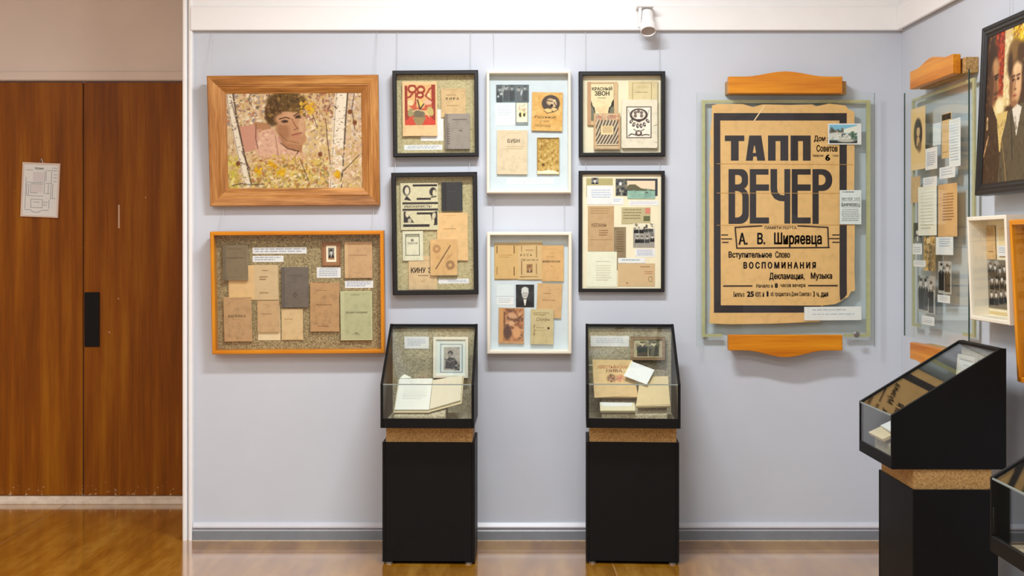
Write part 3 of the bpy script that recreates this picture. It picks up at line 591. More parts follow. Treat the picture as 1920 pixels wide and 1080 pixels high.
# --- black tall frame under it
m, w, h, bd = boxframe('framed_display', 'tall black frame with magazine and tan booklets left of white frames', 'display frames of books', [(732.5, 324.5), (895.5, 322), (896, 552.5), (737, 553.5)], R(2), .055, .022, (BLACKF, BLACKF), CHIP_YE, wires=((743, 1.885), (882, 1.885)))
za, zb_ = Z(745, 335, 9.393), Z(745, 420, 8.31); G = 'covers in the black frames'
def magazine():
    c = Canvas(72, 88, (204, 196, 162)); k = (44, 38, 40)
    for x0, y0, x1, y1 in ((.33, .035, .97, .085), (.43, .315, .8, .36), (.06, .41, 1, .45), (.06, .55, 1, .59), (.43, .625, .85, .67), (.07, .88, .77, .935)): c.rect(x0, y0, x1, y1, k)
    c.ell(.17, .16, .1, .11, k, 0, .2); c.ell(.18, .17, .06, .085, (210, 200, 176), 0, .3); c.poly([(.1, .36), (.17, .27), (.3, .38)], k); c.ell(.86, .19, .09, .09, k, .2, .2); c.ell(.9, .22, .05, .07, (206, 196, 160), 0, .3); c.line([(.82, .31), (.94, .29)], .03, k)
    c.poly([(.08, .84), (.08, .6), (.2, .6), (.25, .72), (.36, .84)], k); c.ell(.18, .66, .05, .07, (206, 196, 168), 0, .3); c.ell(.24, .8, .05, .05, (180, 170, 150)); c.poly([(.78, .64), (.97, .6), (.97, .9), (.86, .9)], k); c.ell(.88, .7, .05, .07, (200, 190, 160), .2, .3); c.ell(.86, .82, .03, .07, (206, 196, 160)); c.grain(8); return c
book(m, za(52, 80, 722, 898), bd-.003, .008, (204, 196, 162), 'magazine', 'cream magazine with four black portraits and bars', Print().art(magazine()).text('ИМАЖИНИСТЫ', .1, .472, .82, .53, (60, 52, 48), .02), group=G, cat='magazine')
book(m, za(778, 65, 1150, 565), bd-.002, .014, (42, 42, 46), 'book', 'black leather notebook at top right of tall black frame', Print().rect(.0, .0, .22, 1, (34, 32, 36)).rows(.3, .33, .78, .36, 1, (86, 92, 92), 3), group=G, pages=(200, 180, 140), spine=(34, 32, 36))
book(m, (819, 399, 878, 488.5), bd-.002, .008, (222, 180, 116), 'booklet', 'large light orange booklet under the black notebook', Print().rows(.2, .05, .8, .08, 1, (206, 156, 92), 2).rows(.2, .33, .78, .36, 1, (150, 104, 60), 8), group=G, jit=.001)
book(m, zb_(78, 112, 405, 570), bd-.002, .008, (214, 210, 180), 'booklet', 'small pale booklet with thin dark border below the magazine', Print().frame(.14, .1, .83, .83, .03, .02, (74, 72, 64)).rect(.17, .12, .8, .2, (150, 148, 126)).text('В', .42, .27, .54, .35, (50, 48, 44), .03).text('ТРАКТИР', .24, .38, .74, .45, (84, 82, 70), .01), group=G)
book(m, zb_(172, 500, 625, 1048), bd-.001, .006, (208, 176, 126), 'booklet', 'tan booklet with dark jagged title at bottom of tall frame', Print().rows(.15, .13, .9, .15, 1, (150, 116, 76), 3).text('КИНУ', .08, .34, .60, .50, (58, 44, 34), .03).text('З', .68, .34, .8, .50, (58, 44, 34), .03).rows(.33, .57, .7, .62, 1, (96, 72, 50), 4).rows(.4, .74, .56, .76, 1, (150, 116, 76), 4), group=G, jit=.001)
def oval_orn(c, cx, cy, r, col):
    for k in range(9): a = k*.7; c.ell(cx+r*.6*math.cos(a), cy+r*.6*math.sin(a)/c.asp, r*.34, r*.3/c.asp, col, a, .5, .55)
    c.ell(cx, cy, r*.4, r*.4/c.asp, (196, 156, 104), 0, .4, .7)
c = Canvas(46, 58, (206, 166, 112)); c.dabs(60, 0, 0, 1, 1, [(212, 174, 120), (198, 156, 104)], (.05, .12), .5); oval_orn(c, .24, .26, .17, (150, 108, 70)); oval_orn(c, .74, .72, .19, (120, 86, 58)); c.line([(.75, .17), (.2, .82)], .035, (96, 66, 42)); c.line([(.78, .42), (.62, .55)], .03, (176, 134, 88))
book(m, zb_(508, 238, 938, 800), bd-.010, .010, (206, 166, 112), 'booklet', 'tan booklet with two round ornaments and slanted title', Print().art(c, .02, .02, .98, .98), group=G, r=.007)
sheet(m, zb_(640, 855, 1115, 925), bd, (226, 226, 226), 'caption_card', 'white caption strip at lower right of tall black frame', 'label', Print().rows(.3, .25, .94, .85, 2, (160, 166, 180), 11))
# --- white frames
WG = 'covers in the white frames'
m, w, h, bd = boxframe('framed_display', 'upper white frame between the two columns of black frames', 'display frames of books', [(914, 132), (1072, 131.5), (1070, 362), (910.5, 362)], R(-1), .065, .014, (WHITEF, WHITEF), BLUEB, wires=((926, zr), (1060, zr)))
z, z2 = Z(920, 140, 9.82), Z(900, 120, 4.151)
c = people_photo(62, 34, 5, 3, (84, 96, 102), 1.1); c.ell(.16, .52, .045, .07, (236, 240, 240), 0, .4); c.ell(.07, .66, .035, .06, (230, 236, 236), 0, .4); c.ell(.77, .45, .03, .16, (226, 236, 236), .2, .4); c.A = c.A*.55+np.array((100, 114, 122))*.45
sheet(m, z(100, 185, 705, 510), bd, (110, 120, 126), 'photograph', 'dark grey group photograph at top of upper white frame', 'photograph', Print().art(c))
c = Canvas(26, 42, (232, 224, 196)); c.dabs(40, .1, .1, .9, .6, [(206, 186, 150), (196, 160, 140), (214, 206, 160), (150, 150, 110)], (.05, .12), .7); c.ell(.36, .62, .12, .12, (60, 56, 40), 0, .4); c.ell(.7, .62, .1, .1, (70, 64, 44), 0, .4); c.ell(.52, .55, .09, .2, (226, 210, 150), 0, .4)
sheet(m, z(455, 512, 690, 935), bd-.001, (126, 136, 138), 'postcard', 'small grey-edged picture of a vase under the group photograph', 'postcard', Print().art(c, .08, .02, .94, .85).rows(.15, .88, .85, .93, 1, (190, 196, 196), 2))
sheet(m, z(85, 530, 455, 930), bd, (222, 230, 240), 'caption_card', 'pale blue caption sheet left of the vase picture', 'label', Print().rows(.08, .1, .85, .6, 5, (196, 206, 222), 12))
def rad_cover():
    c = Canvas(58, 72, (206, 162, 94)); c.dabs(90, 0, 0, 1, 1, [(214, 176, 110), (196, 148, 82), (222, 186, 124)], (.04, .1), .5)
    c.ell(.61, .29, .29, .215, (74, 64, 60), 0, .08); c.ell(.6, .25, .13, .09, (196, 168, 130), .2, .4); c.ell(.7, .3, .1, .09, (206, 180, 146), 0, .4); c.line([(.48, .22), (.7, .24), (.78, .36)], .03, (70, 56, 50)); c.ell(.64, .34, .05, .04, (60, 46, 40)); c.ell(.72, .22, .05, .035, (210, 190, 150))
    c.ell(.52, .475, .13, .055, (226, 186, 124), 0, .25); c.ell(.74, .45, .12, .045, (222, 184, 126), .3, .3); c.line([(.4, .48), (.5, .54), (.64, .52), (.8, .47), (.86, .42)], .022, (70, 50, 36)); return c
book(m, z(758, 325, 1325, 1035), bd-.003, .011, (206, 162, 94), 'book', 'tan book with dark round emblem and handwriting', Print().art(rad_cover()).text('Радуница', .08, .60, .78, .69, (84, 56, 34), .004, .3).text('Стихи', .27, .715, .56, .775, (104, 70, 44), .0, .3).text('Петроград', .1, .83, .62, .91, (84, 56, 34), .0, .3), rot=1.2, group=WG, pages=(120, 84, 52))
book(m, z2(132, 515, 370, 858), bd-.002, .012, (212, 192, 158), 'book', 'plain cream book at lower left of upper white frame', Print().text('БУБН', .34, .2, .74, .285, (110, 96, 84), .02).rows(.3, .36, .9, .46, 2, (190, 168, 130), 4).rows(.15, .06, .8, .075, 1, (206, 184, 144), 4), rot=.5, group=WG, pages=(230, 212, 176), r=.003)
c = Canvas(46, 68, (176, 142, 70)); c.dabs(420, 0, 0, 1, 1, [(196, 164, 92), (150, 116, 52), (206, 180, 120), (134, 100, 40), (186, 150, 80)], (.03, .08), .6); c.rect(0, 0, 1, .04, (110, 80, 36)); c.rect(0, 0, .04, 1, (146, 112, 50)); c.poly([(0, .9), (.2, .92), (.5, .88), (.8, .91), (1, .96), (1, 1), (0, 1)], (236, 222, 190)); c.ell(.28, .74, .07, .03, (84, 56, 26), .5, .4)
book(m, z2(443, 572, 618, 858), bd-.003, .010, (190, 154, 84), 'book', 'golden mottled book with torn pale bottom edge', Print().art(c, .02, .01, .98, .99), group=WG, jit=.001)
sheet(m, z2(208, 890, 572, 935), bd, (228, 232, 234), 'caption_card', 'pale caption strip at bottom of upper white frame', 'label', Print().rows(.1, .2, .9, .8, 2, (196, 206, 212), 13))
m, w, h, bd = boxframe('framed_display', 'lower white frame of yellowed booklets above the gap between cases', 'display frames of books', [(913.5, 435), (1073, 435), (1071.5, 664), (912.5, 664)], R(1.5), .065, .016, (WHITEF, WHITEF), BLUEB, wires=((925, 1.705), (1058, 1.705)))
z, z2 = Z(920, 445, 10.28), Z(900, 425, 4.238)
YB = (104, 72, 36)
open_book(m, z(80, 150, 528, 800), z(528, 105, 985, 812), bd-.002, .006, (206, 166, 96), (206, 172, 112), 'open_booklet', 'yellow booklet opened flat showing both covers, upper left',
    Print().rect(.04, .02, .08, .24, YB).rect(.84, .02, .88, .24, YB).rect(.04, .64, .08, .88, (150, 116, 66)).rect(.84, .64, .88, .9, YB).rows(.12, .28, .8, .4, 2, (186, 146, 84), 3),
    Print().rect(.1, .08, .13, .24, (150, 112, 70)).rect(.78, .08, .82, .4, (140, 112, 62)).rect(.1, .5, .14, .86, (140, 96, 60)).rect(.78, .56, .82, .86, (140, 112, 62)).text('Р У С Ь', .06, .30, .6, .365, (110, 80, 48), .0).text('ПЕЧАЛИ И', .1, .44, .88, .495, (96, 70, 40), .0).rows(.3, .19, .72, .24, 1, (160, 116, 76), 3).art(portrait_photo(16, 22, (150, 112, 70), (116, 84, 52), (110, 78, 48), (176, 134, 88)), .35, .58, .62, .81).rect(.04, .91, .85, .93, (160, 124, 66)), WG)
sheet(m, z(550, 65, 990, 240), bd, (236, 220, 186), 'paper_sheet', 'pale paper edge showing above the opened yellow booklet', 'paper')
book(m, z(985, 157, 1408, 848), bd-.001, .010, (210, 164, 96), 'booklet', 'orange tan booklet with one dark title line, upper right of lower white frame', Print().rows(.15, .1, .8, .13, 1, (186, 140, 78), 3).rows(.2, .31, .6, .34, 1, (160, 116, 64), 4).text('МАРЕВО РОССИИ', .03, .42, .83, .475, (84, 54, 28), .02).rows(.38, .57, .52, .6, 1, (150, 110, 66), 4), group=WG, pages=(238, 214, 160))
sheet(m, z2(285, 460, 430, 640), bd-.001, (30, 30, 32), 'photograph', 'black and white portrait photograph in lower white frame', 'photograph', Print().art(portrait_photo(36, 44, (34, 36, 38), (18, 18, 20), (206, 208, 206), (184, 182, 178), .40, 1.0)))
sheet(m, z2(132, 462, 268, 552), bd, (208, 220, 228), 'caption_card', 'blue-grey blank card left of the portrait photograph', 'label')
sheet(m, z2(135, 562, 265, 620), bd, (222, 232, 238), 'caption_card', 'pale caption card above the brown illustrated book', 'label', Print().rows(.08, .15, .9, .85, 3, (180, 194, 206), 14))
book(m, z2(452, 452, 650, 725), bd-.001, .008, (204, 162, 104), 'booklet', 'tilted tan booklet behind the greenish booklet', Print().rows(.22, .28, .68, .34, 1, (150, 110, 66), 2).text('ЗОЛОТОЙ', .22, .45, .72, .51, (130, 92, 54), .0).rows(.3, .12, .6, .14, 1, (176, 134, 84), 2), rot=2.5, group=WG, jit=.001)
c = Canvas(48, 66, (168, 116, 78)); c.dabs(160, .1, .02, .95, .95, [(150, 96, 62), (186, 132, 92), (112, 74, 54), (206, 156, 112), (96, 66, 52)], (.04, .1), .8); c.rect(0, 0, .16, 1, (196, 146, 92)); c.rect(.18, .1, .26, .55, (120, 78, 54)); c.ell(.72, .74, .18, .17, (206, 152, 106), 0, .4); c.ell(.34, .72, .16, .22, (92, 66, 56), 0, .4); c.line([(.3, .25), (.6, .4), (.95, .2)], .04, (110, 74, 54)); c.ell(.55, .22, .2, .08, (196, 150, 116), .3, .4); c.ell(.5, .45, .12, .08, (206, 160, 120), .3, .4)
book(m, z2(148, 645, 350, 930), bd-.002, .010, (190, 140, 90), 'book', 'brown illustrated book at lower left of lower white frame', Print().art(c, .03, .02, .97, .93), rot=.5, group=WG, jit=.0012)
book(m, z2(402, 655, 584, 935), bd-.008, .008, (196, 178, 126), 'booklet', 'greenish cream booklet with scattered lettering', Print().rows(.12, .1, .85, .2, 2, (134, 112, 70), 3).text('Скифы', .25, .24, .85, .36, (120, 96, 56), .0, .2).text('СБ', .12, .45, .2, .75, (120, 90, 52), .01).rect(.15, .6, .7, .605, (150, 126, 80)).shape([[(.73, .51), (.83, .51), (.83, .57), (.73, .57)]], (84, 66, 40)).rows(.25, .52, .6, .56, 1, (140, 116, 74), 7), rot=.5, group=WG)
# --- black square frame at right
m, w, h, bd = boxframe('framed_display', 'black square frame with ornament covers, top right of the framed group', 'display frames of books', [(1085.2, 134), (1248, 133), (1247.3, 293.5), (1086.3, 293.5)], R(1.5), .05, .019, (BLACKF, BLACKF), CREAMB, wires=((1098, zr), (1236, zr)))
z = Z(1090, 140, 7.2)
c = Canvas(50, 74, (222, 208, 168)); c.dabs(30, .2, .45, .8, .9, [(230, 190, 150), (226, 200, 156)], (.08, .16), .5); c.box(.01, .01, .99, .99, .02, (90, 66, 46)); G1, G2 = (44, 46, 42), (112, 112, 96)
c.poly([(.02, .42), (.1, .5), (.14, .6), (.22, .66), (.28, .98), (.02, .98)], G1); c.poly([(.02, .6), (.12, .62), (.22, .78), (.22, .98), (.02, .98)], G2); c.poly([(.98, .42), (.9, .5), (.86, .6), (.78, .66), (.72, .98), (.98, .98)], G1); c.poly([(.98, .6), (.86, .64), (.8, .78), (.8, .98), (.98, .98)], G2)
book(m, z(82, 95, 490, 680), bd-.002, .012, (206, 172, 124), 'book', 'tan book with a cream arched picture and jagged title', Print().art(c, .07, .04, .88, .9).text('КРАСНЫЙ', .15, .105, .82, .205, (46, 44, 40), .035).text('ЗВОН', .24, .215, .73, .325, (46, 44, 40), .035).text('сборник', .33, .355, .62, .395, (84, 74, 58), .01), group=G, spine=(190, 146, 104))
book(m, z(640, 85, 1030, 400), bd-.002, .010, (214, 196, 146), 'book', 'pale yellow book half hidden behind the white ornament cover', Print().frame(.12, .08, .8, 1, .025, .02, (170, 148, 100)).text('ПЕРЕСВЕТ', .26, .2, .68, .3, (186, 164, 116), .0).rows(.2, .47, .75, .54, 1, (150, 126, 84), 3), group=G)
def ornament():
    c = Canvas(56, 70, (232, 224, 210)); k = (58, 44, 42); c.box(.02, .015, .98, .985, .045, k)
    c.ell(.49, .27, .35, .2, k, 0, .1); c.ell(.49, .26, .27, .15, (222, 212, 198), 0, .15); c.line([(.15, .38), (.3, .5), (.5, .53), (.7, .48), (.86, .36)], .06, (226, 216, 202))
    for u, v in ((.36, .2), (.6, .2), (.48, .16), (.36, .3), (.6, .3)): c.ell(u, v, .06, .05, k, .5, .4, .7)
    c.ell(.49, .36, .055, .045, (240, 234, 222), 0, .3); c.ell(.49, .45, .1, .05, k, 0, .4, .8)
    for u, v, a in ((.2, .47, .6), (.3, .57, .4), (.45, .61, .1), (.58, .61, -.1), (.71, .57, -.3), (.84, .46, -.7)): c.ell(u, v, .055, .07, k, a, .35); c.ell(u+.01, v-.005, .022, .03, (222, 212, 198), a, .4)
    c.ell(.49, .84, .13, .09, k, 0, .2); c.ell(.49, .83, .07, .05, (216, 204, 190), 0, .3); c.line([(.1, .92), (.2, .86), (.4, .9)], .04, k); c.line([(.9, .9), (.78, .88), (.6, .91)], .04, k); c.line([(.38, .76), (.3, .72)], .03, k); c.line([(.6, .76), (.7, .72)], .03, k); c.line([(.08, .1), (.16, .3)], .02, (150, 140, 132)); c.line([(.9, .1), (.84, .28)], .02, (150, 140, 132)); c.grain(8); return c
book(m, z(542, 335, 1028, 990), bd-.012, .010, (222, 212, 188), 'book', 'large off-white book with black framed ornament', Print().art(ornament(), .135, .145, .835, .795).line(.9, .54, .99, .525, .012, (90, 70, 50), 1.3).rect(.95, .88, .975, .895, (120, 80, 60)), group=G, r=.008, jit=.001)
c = Canvas(46, 62, (206, 186, 152)); k = (52, 46, 46)
c.dabs(90, .02, .02, .98, .2, [(186, 110, 80), (150, 140, 130), (206, 176, 140), (196, 130, 100)], (.03, .06), .8); c.line([(.02, .02), (.98, .02)], .03, (120, 76, 52))
for i in range(-6, 14):
    x = i*.13; c.line([(x-.16, .9), (x+.06, .62), (x+.3, .2)], .048, k); c.line([(x-.09, .9), (x+.12, .62), (x+.34, .22)], .02, (170, 160, 150))
c.rect(0, .88, 1, .94, (206, 186, 152)); c.rect(0, 0, 1, .03, (206, 186, 152)); c.dabs(60, .02, .04, .98, .17, [(186, 120, 90), (160, 146, 130), (206, 176, 140)], (.03, .06), .9); c.rect(.02, .92, .98, .945, (120, 100, 76)); c.rect(.22, .35, .78, .62, k); c.rect(.24, .36, .76, .61, (222, 198, 152)); c.rect(0, 0, .05, 1, (196, 160, 116)); c.rect(.96, 0, 1, 1, (186, 140, 100))
book(m, z(168, 522, 525, 1008), bd-.015, .010, (190, 156, 112), 'book', 'small book patterned with black diagonal stripes', Print().art(c, .05, .02, .96, .95).rows(.32, .375, .72, .55, 4, (140, 112, 76), 5), group=G)
# --- black letter frame
m, w, h, bd = boxframe('framed_display', 'tall black frame of letters, photographs and envelopes on cream mount', 'display frames of books', [(1085.3, 320.5), (1247, 320), (1246, 548), (1085.4, 547.5)], R(1), .035, .017, (BLACKF, BLACKF), CREAMB, bdep=.016, wires=((1098, 1.89), (1236, 1.89)))
z = Z(1075, 310, 4.32)
sheet(m, z(105, 105, 320, 260), bd, (176, 164, 104), 'paper_sheet', 'olive strip carrying a thumbnail portrait, top left of letters frame', 'paper', Print().art(portrait_photo(14, 14, (120, 120, 118)), .19, -.03, .46, .3))
sheet(m, z(110, 163, 322, 318), bd-.001, (224, 232, 242), 'caption_card', 'bluish white typed caption below the olive strip', 'label', Print().rows(.14, .22, .95, .7, 4, (176, 190, 214), 5))
sheet(m, z(300, 262, 405, 318), bd-.0005, (226, 232, 238), 'caption_card', 'small bluish slip beside the typed caption in letters frame', 'label', Print().rows(.1, .2, .9, .7, 2, (170, 188, 216), 6))
c = Canvas(54, 24, (60, 62, 72)); c.dabs(60, 0, 0, .3, 1, [(84, 84, 78), (40, 42, 52), (120, 116, 96)], (.03, .07), .8); c.ell(.12, .3, .035, .1, (226, 226, 226), 0, .4); c.dabs(14, .05, .6, .28, 1, [(160, 158, 140), (30, 32, 40)], (.02, .05))
sheet(m, z(343, 108, 682, 248), bd, (44, 48, 60), 'photograph', 'dark night photograph behind the green lake postcard', 'photograph', Print().art(c))
c = Canvas(58, 38, (226, 206, 178)); c.poly([(0, .3), (.12, .2), (.3, .22), (.5, .42), (.7, .46), (1, .5), (1, .6), (0, .6)], (96, 92, 70)); c.rect(0, .56, 1, 1, (140, 176, 158)); c.rect(0, .5, 1, .56, (80, 82, 66)); c.dabs(30, 0, .6, 1, 1, [(150, 186, 168), (126, 160, 146)], (.05, .14), .6); c.line([(.66, .66), (.74, .66)], .03, (60, 70, 62)); c.line([(.68, .6), (.72, .66)], .02, (70, 80, 70))
sheet(m, z(437, 125, 662, 271), bd-.002, (220, 214, 190), 'postcard', 'green lake landscape postcard in letters frame', 'postcard', Print().art(c))
sheet(m, z(450, 286, 690, 326), bd, (232, 232, 236), 'caption_card', 'faint lilac caption strip under the lake postcard', 'label', Print().rows(.05, .2, .95, .8, 2, (206, 196, 216), 7))
sheet(m, z(118, 330, 328, 695), bd-.0015, (190, 154, 106), 'document', 'tan printed title page, left side of letters frame', 'document', Print().rows(.1, .05, .85, .2, 3, (160, 124, 80), 4, .3).text('КЕПАМЬ', .14, .385, .72, .46, (110, 74, 46), .01).rows(.42, .53, .78, .68, 3, (140, 102, 66), 4, .4).rect(.05, .74, .95, .745, (160, 124, 80)), mottle=.1)
sheet(m, z(330, 500, 426, 850), bd-.0003, (140, 118, 84), 'document', 'narrow brown mottled sheet beside the tan title page', 'document', Print().rows(.2, .1, .85, .6, 9, (112, 92, 64), 8), mottle=.2)
o = sheet(m, z(390, 340, 625, 475), bd-.001, (186, 172, 126), 'envelope', 'olive addressed envelope with red stamp', 'envelope', Print().rows(.05, .12, .7, .8, 4, (128, 112, 80), 9, .3).rect(.82, .05, .99, .38, (206, 128, 110)).rect(.76, .52, .98, .82, (96, 100, 66)), jit=.0015)
c = people_photo(46, 48, 4, 12, (150, 146, 138), .7, 2); c.rect(0, 0, 1, .22, (226, 220, 196)); c.dabs(12, .05, .03, .95, .24, [(60, 54, 50), (226, 220, 200), (130, 120, 104)], (.04, .1), .9)
sheet(m, z(485, 470, 660, 666), bd-.0015, (220, 214, 196), 'photograph', 'black and white group photograph at right of letters frame', 'photograph', Print().art(c, .0, .0, .98, .99))
sheet(m, z(500, 676, 662, 742), bd, (222, 222, 236), 'caption_card', 'lilac caption card right under the group photograph in letters frame', 'label', Print().rows(.08, .12, .9, .9, 4, (160, 166, 200), 10))
sheet(m, z(362, 750, 582, 792), bd-.0012, (228, 236, 236), 'caption_card', 'white caption strip lying above the tan envelope', 'label', Print().rows(.12, .3, .95, .75, 1, (120, 150, 160), 11))
sheet(m, z(360, 795, 660, 980), bd-.001, (206, 172, 122), 'envelope', 'tan envelope with faded postmarks at bottom of letters frame', 'envelope', Print().rows(.6, .12, .92, .24, 1, (160, 116, 76), 3).rows(.72, .34, .95, .5, 2, (176, 120, 90), 4).shape([[(.88+.06*math.cos(a*.52), .68+.13*math.sin(a*.52)) for a in range(12)], [(.88+.045*math.cos(a*.52), .68+.1*math.sin(a*.52)) for a in range(12)]], (150, 130, 90)).rect(.23, .83, .27, .88, (140, 96, 60)))
sheet(m, z(107, 700, 352, 985), bd-.001, (232, 224, 198), 'letter', 'cream handwritten letter at lower left of letters frame', 'letter', Print().rows(.3, .27, .88, .31, 1, (170, 164, 148), 3).rows(.3, .38, .8, .85, 7, (206, 198, 176), 4, .35))
# ------------------------------------------------------------------ floor plan on the left door
quad = [(41, 303.5), (112, 307), (108.5, 408.5), (39, 406)]
m, w, h = hung(quad, R(0), .012, T(0, YD, 0), .001)
root = empty('floor_plan', m.M); tag(root, 'white framed floor plan hanging on the left brown door', 'plan')
WB = plain('pale_plan_border', (222, 200, 184), .5, .05)
rails(w, h, [(0, .012), (0, .001), (.001, 0), (.008, 0), (.009, .002), (.009, .012)], (WB, WB), root)
box('plan_sheet', -w/2+.008, w/2-.008, .004, .010, -h/2+.008, h/2-.008, paper((216, 218, 216), .03), root, bev=0)
p = Print(); g = (120, 126, 130); asp = h/w
Zp = lambda x, y: ((x-75)/555, (y-105)/795)
for a in ([(130, 215), (230, 215)], [(430, 215), (590, 215)], [(135, 320), (135, 780)], [(150, 395), (390, 395)], [(410, 215), (410, 560)], [(430, 230), (430, 370)], [(510, 230), (510, 640)], [(210, 415), (390, 415)], [(210, 415), (210, 550)], [(210, 548), (310, 548)], [(150, 590), (400, 590)], [(220, 640), (390, 640)], [(220, 640), (220, 760)], [(390, 640), (390, 760)], [(220, 760), (390, 760)], [(490, 640), (490, 770)], [(530, 620), (580, 620)], [(535, 400), (535, 620)], [(130, 795), (220, 795)], [(390, 795), (490, 795)], [(430, 400), (500, 400)], [(545, 270), (590, 270)], [(545, 315), (590, 315)], [(545, 370), (590, 370)], [(430, 550), (500, 550)], [(150, 410), (150, 580)], [(180, 420), (180, 580)], [(470, 410), (470, 550)], [(220, 800), (270, 830), (330, 830), (380, 800)], [(400, 680), (480, 680)], [(400, 720), (460, 720)], [(250, 680), (350, 680)]):
    for q0, q1 in zip(a, a[1:]): p.line(*Zp(*q0), *Zp(*q1), .011, g, asp)
p.rect(*Zp(238, 240), *Zp(395, 385), (206, 202, 204)); p.rect(*Zp(228, 425), *Zp(385, 540), (208, 202, 204))
p.text('ПЛАН', *Zp(262, 175), *Zp(385, 205), (90, 98, 104), .02).text('1 эт.', *Zp(520, 165), *Zp(590, 190), (100, 104, 150), .01)
p.build(w, h, .004, root, 'plan_drawing')
xk, zk = m.loc(77, 299, 0)
for s in (-1, 1): rod('hanging_loop', (xk, .006, zk+.005), (xk+s*.010, .006, h/2-.001), .0015, GREYM, root)
# ------------------------------------------------------------------ glass display boards
def arc_bar(w, hs, hm, t0, up=1):
    """outline of a bar whose free edge swells in the middle"""
    n = 16; e = [(-w/2+w*k/n, hs+(hm-hs)*(.5-.5*math.cos(2*math.pi*min(max((k/n-.14)/.72, 0), 1)))) for k in range(n+1)]
    pts = [(-w/2, 0)]+e[0:]+[(w/2, 0)]
    pts = [(-w/2, 0)]+e+[(w/2, 0)]
    return [(x, z*up) for x, z in pts]
def glass_board(basis, x0, x1, z0, z1, bx0, bx1, zt, zb, label, knob=None, edge=None):
    root = empty('glass_display_board', basis@T((x0+x1)/2, 0, z0)); tag(root, label, 'display board'); I = T(-(x0+x1)/2, 0, -z0)
    def B(*a, **k): o = a; return None
    cx, dz = (x0+x1)/2, z0
    box('front_glass', x0-cx, x1-cx, -.062, -.056, 0, z1-dz, GLASSB, root, bev=0)
    for a, b in ((x0-cx-.0015, x0-cx), (x1-cx, x1-cx+.0015)): mk('glass_edge', *boxg(a, b, -.062, -.056, 0, z1-dz), edge or EDGE, root)
    gi = .032
    box('rear_glass', x0-cx+gi, x1-cx-gi*.5, -.040, -.035, gi*1.7, z1-dz-gi*1.2, GLASSB, root, bev=0)
    YG = plain('olive_glass_edge_strip', (190, 186, 142), .4, .08, 40)
    xa, xb, za, zb2 = x0-cx+gi-.004, x1-cx-gi*.5+.004, gi*1.7-.006, z1-dz-gi*1.2+.006
    for q in ((xa, xa+.016, za, zb2), (xb-.020, xb, za, zb2), (xa+.0165, xa+.10, za, za+.014), (xb-.13, xb-.0205, za, za+.014), (xa+.0165, xb-.0205, zb2-.014, zb2)): mk('edge_strip', *boxg(q[0], q[1], -.034, -.024, q[2], q[3]), YG, root)
    bw = bx1-bx0; bc = (bx0+bx1)/2-cx; hs, hm = (.082, .107)
    o = prism('upper_bar', [(x+bc, z+zt-dz) for x, z in arc_bar(bw, hs, hm, 0)], -.098, -.063, 'y', ORNH, root, bev=.0025)
    o = prism('lower_bar', [(x+bc, zb-dz-z) for x, z in arc_bar(bw, hs-.006, hm+.002, 0)], -.098, -.063, 'y', ORNH, root, bev=.0025)
    box('upper_batten', bc-bw/2+.0, bc+bw/2+.03, -.055, -.001, zt-dz+.0, zt-dz+.065, NECK, root)
    box('lower_batten', bc-bw/2+.02, bc+bw/2-.02, -.055, -.001, zb-dz-.065, zb-dz-.005, NECK, root)
    if knob: kx, kz = knob; o = lathe('fixing_disc', [(.016, 0), (.016, .003), (.012, .005), (.007, .006), (.006, .009)], GREYM, root); o.matrix_local = T(kx-cx, -.062, kz-dz)@RX(R(90))
    return root
b0 = Mount(BW); yF = -.062
X0, ZT = b0.loc(1307, 174, yF); X1, ZB = b0.loc(1640, 651, yF)
bx0, zt = b0.loc(1366, 175, -.098); bx1, _ = b0.loc(1580, 175, -.098); _, zb = b0.loc(1400, 628, -.098)
glass_board(BW, X0, X1, ZB, ZT, bx0, bx1, zt, zb, 'glass board with orange bars holding the large tan poster', b0.loc(1606, 627, yF), EDGEL)
# poster
def PX(o, s): return lambda x, y: (o[0]+x/s, o[1]+y/s)
A_, B_, c5, c6 = PX((1340, 230), 5.4), PX((1340, 415), 5.4), PX((1300, 120), 3.858), PX((1300, 380), 3.483)
dep = -.044; pm = Mount(BW)
def pl(pt): return pm.loc(pt[0], pt[1], dep-.001)
pout = [c5(135, 300), c5(180, 288), c5(360, 290), c5(430, 312), c5(500, 292), c5(700, 296), c5(860, 292), c5(890, 306), c5(980, 286), c5(1100, 300), c5(1125, 330), c5(1165, 345), c5(1166, 700), c5(1162, 1000),
        c6(1055, 150), c6(1052, 420), c6(1056, 575), c6(1030, 580), c6(1010, 618), c6(985, 625), c6(962, 645), c6(930, 662), c6(880, 668), c6(845, 672), c6(830, 700), c6(826, 778), c6(700, 782), c6(520, 790), c6(230, 794), c6(105, 788), c6(112, 600), c6(108, 480), c6(104, 300), c6(106, 60), c5(112, 900), c5(122, 760), c5(116, 700), c5(128, 560), c5(120, 500), c5(132, 420)]
po = [pl(p) for p in pout]; cx = sum(p[0] for p in po)/len(po); cz = sum(p[1] for p in po)/len(po)
POST = paper((224, 176, 104), .10)
poster = prism('poster', [(x-cx, z-cz) for x, z in po], -.001, 0, 'y', POST, None, T(cx, dep, cz)); tag(poster, 'large tan printed poster with heavy black Cyrillic lettering behind glass', 'poster')
P = Print(); K = (52, 47, 50); K2 = (60, 40, 34)
def Q(f): return lambda *pts: [pl(f(*p)) for p in pts]
class PosterPrint(Print): pass
def pr_rect(f, x0, y0, x1, y1, c):
    a, b = pl(f(x0, y0)), pl(f(x1, y1)); P.add([(a[0], a[1]), (b[0], a[1]), (b[0], b[1]), (a[0], b[1])], [(3, 2, 1, 0)], c)
def pr_loops(f, loops, c): v, fc = shape_mesh([[pl(f(*p)) for p in lp] for lp in loops]); P.add(v, fc, c)
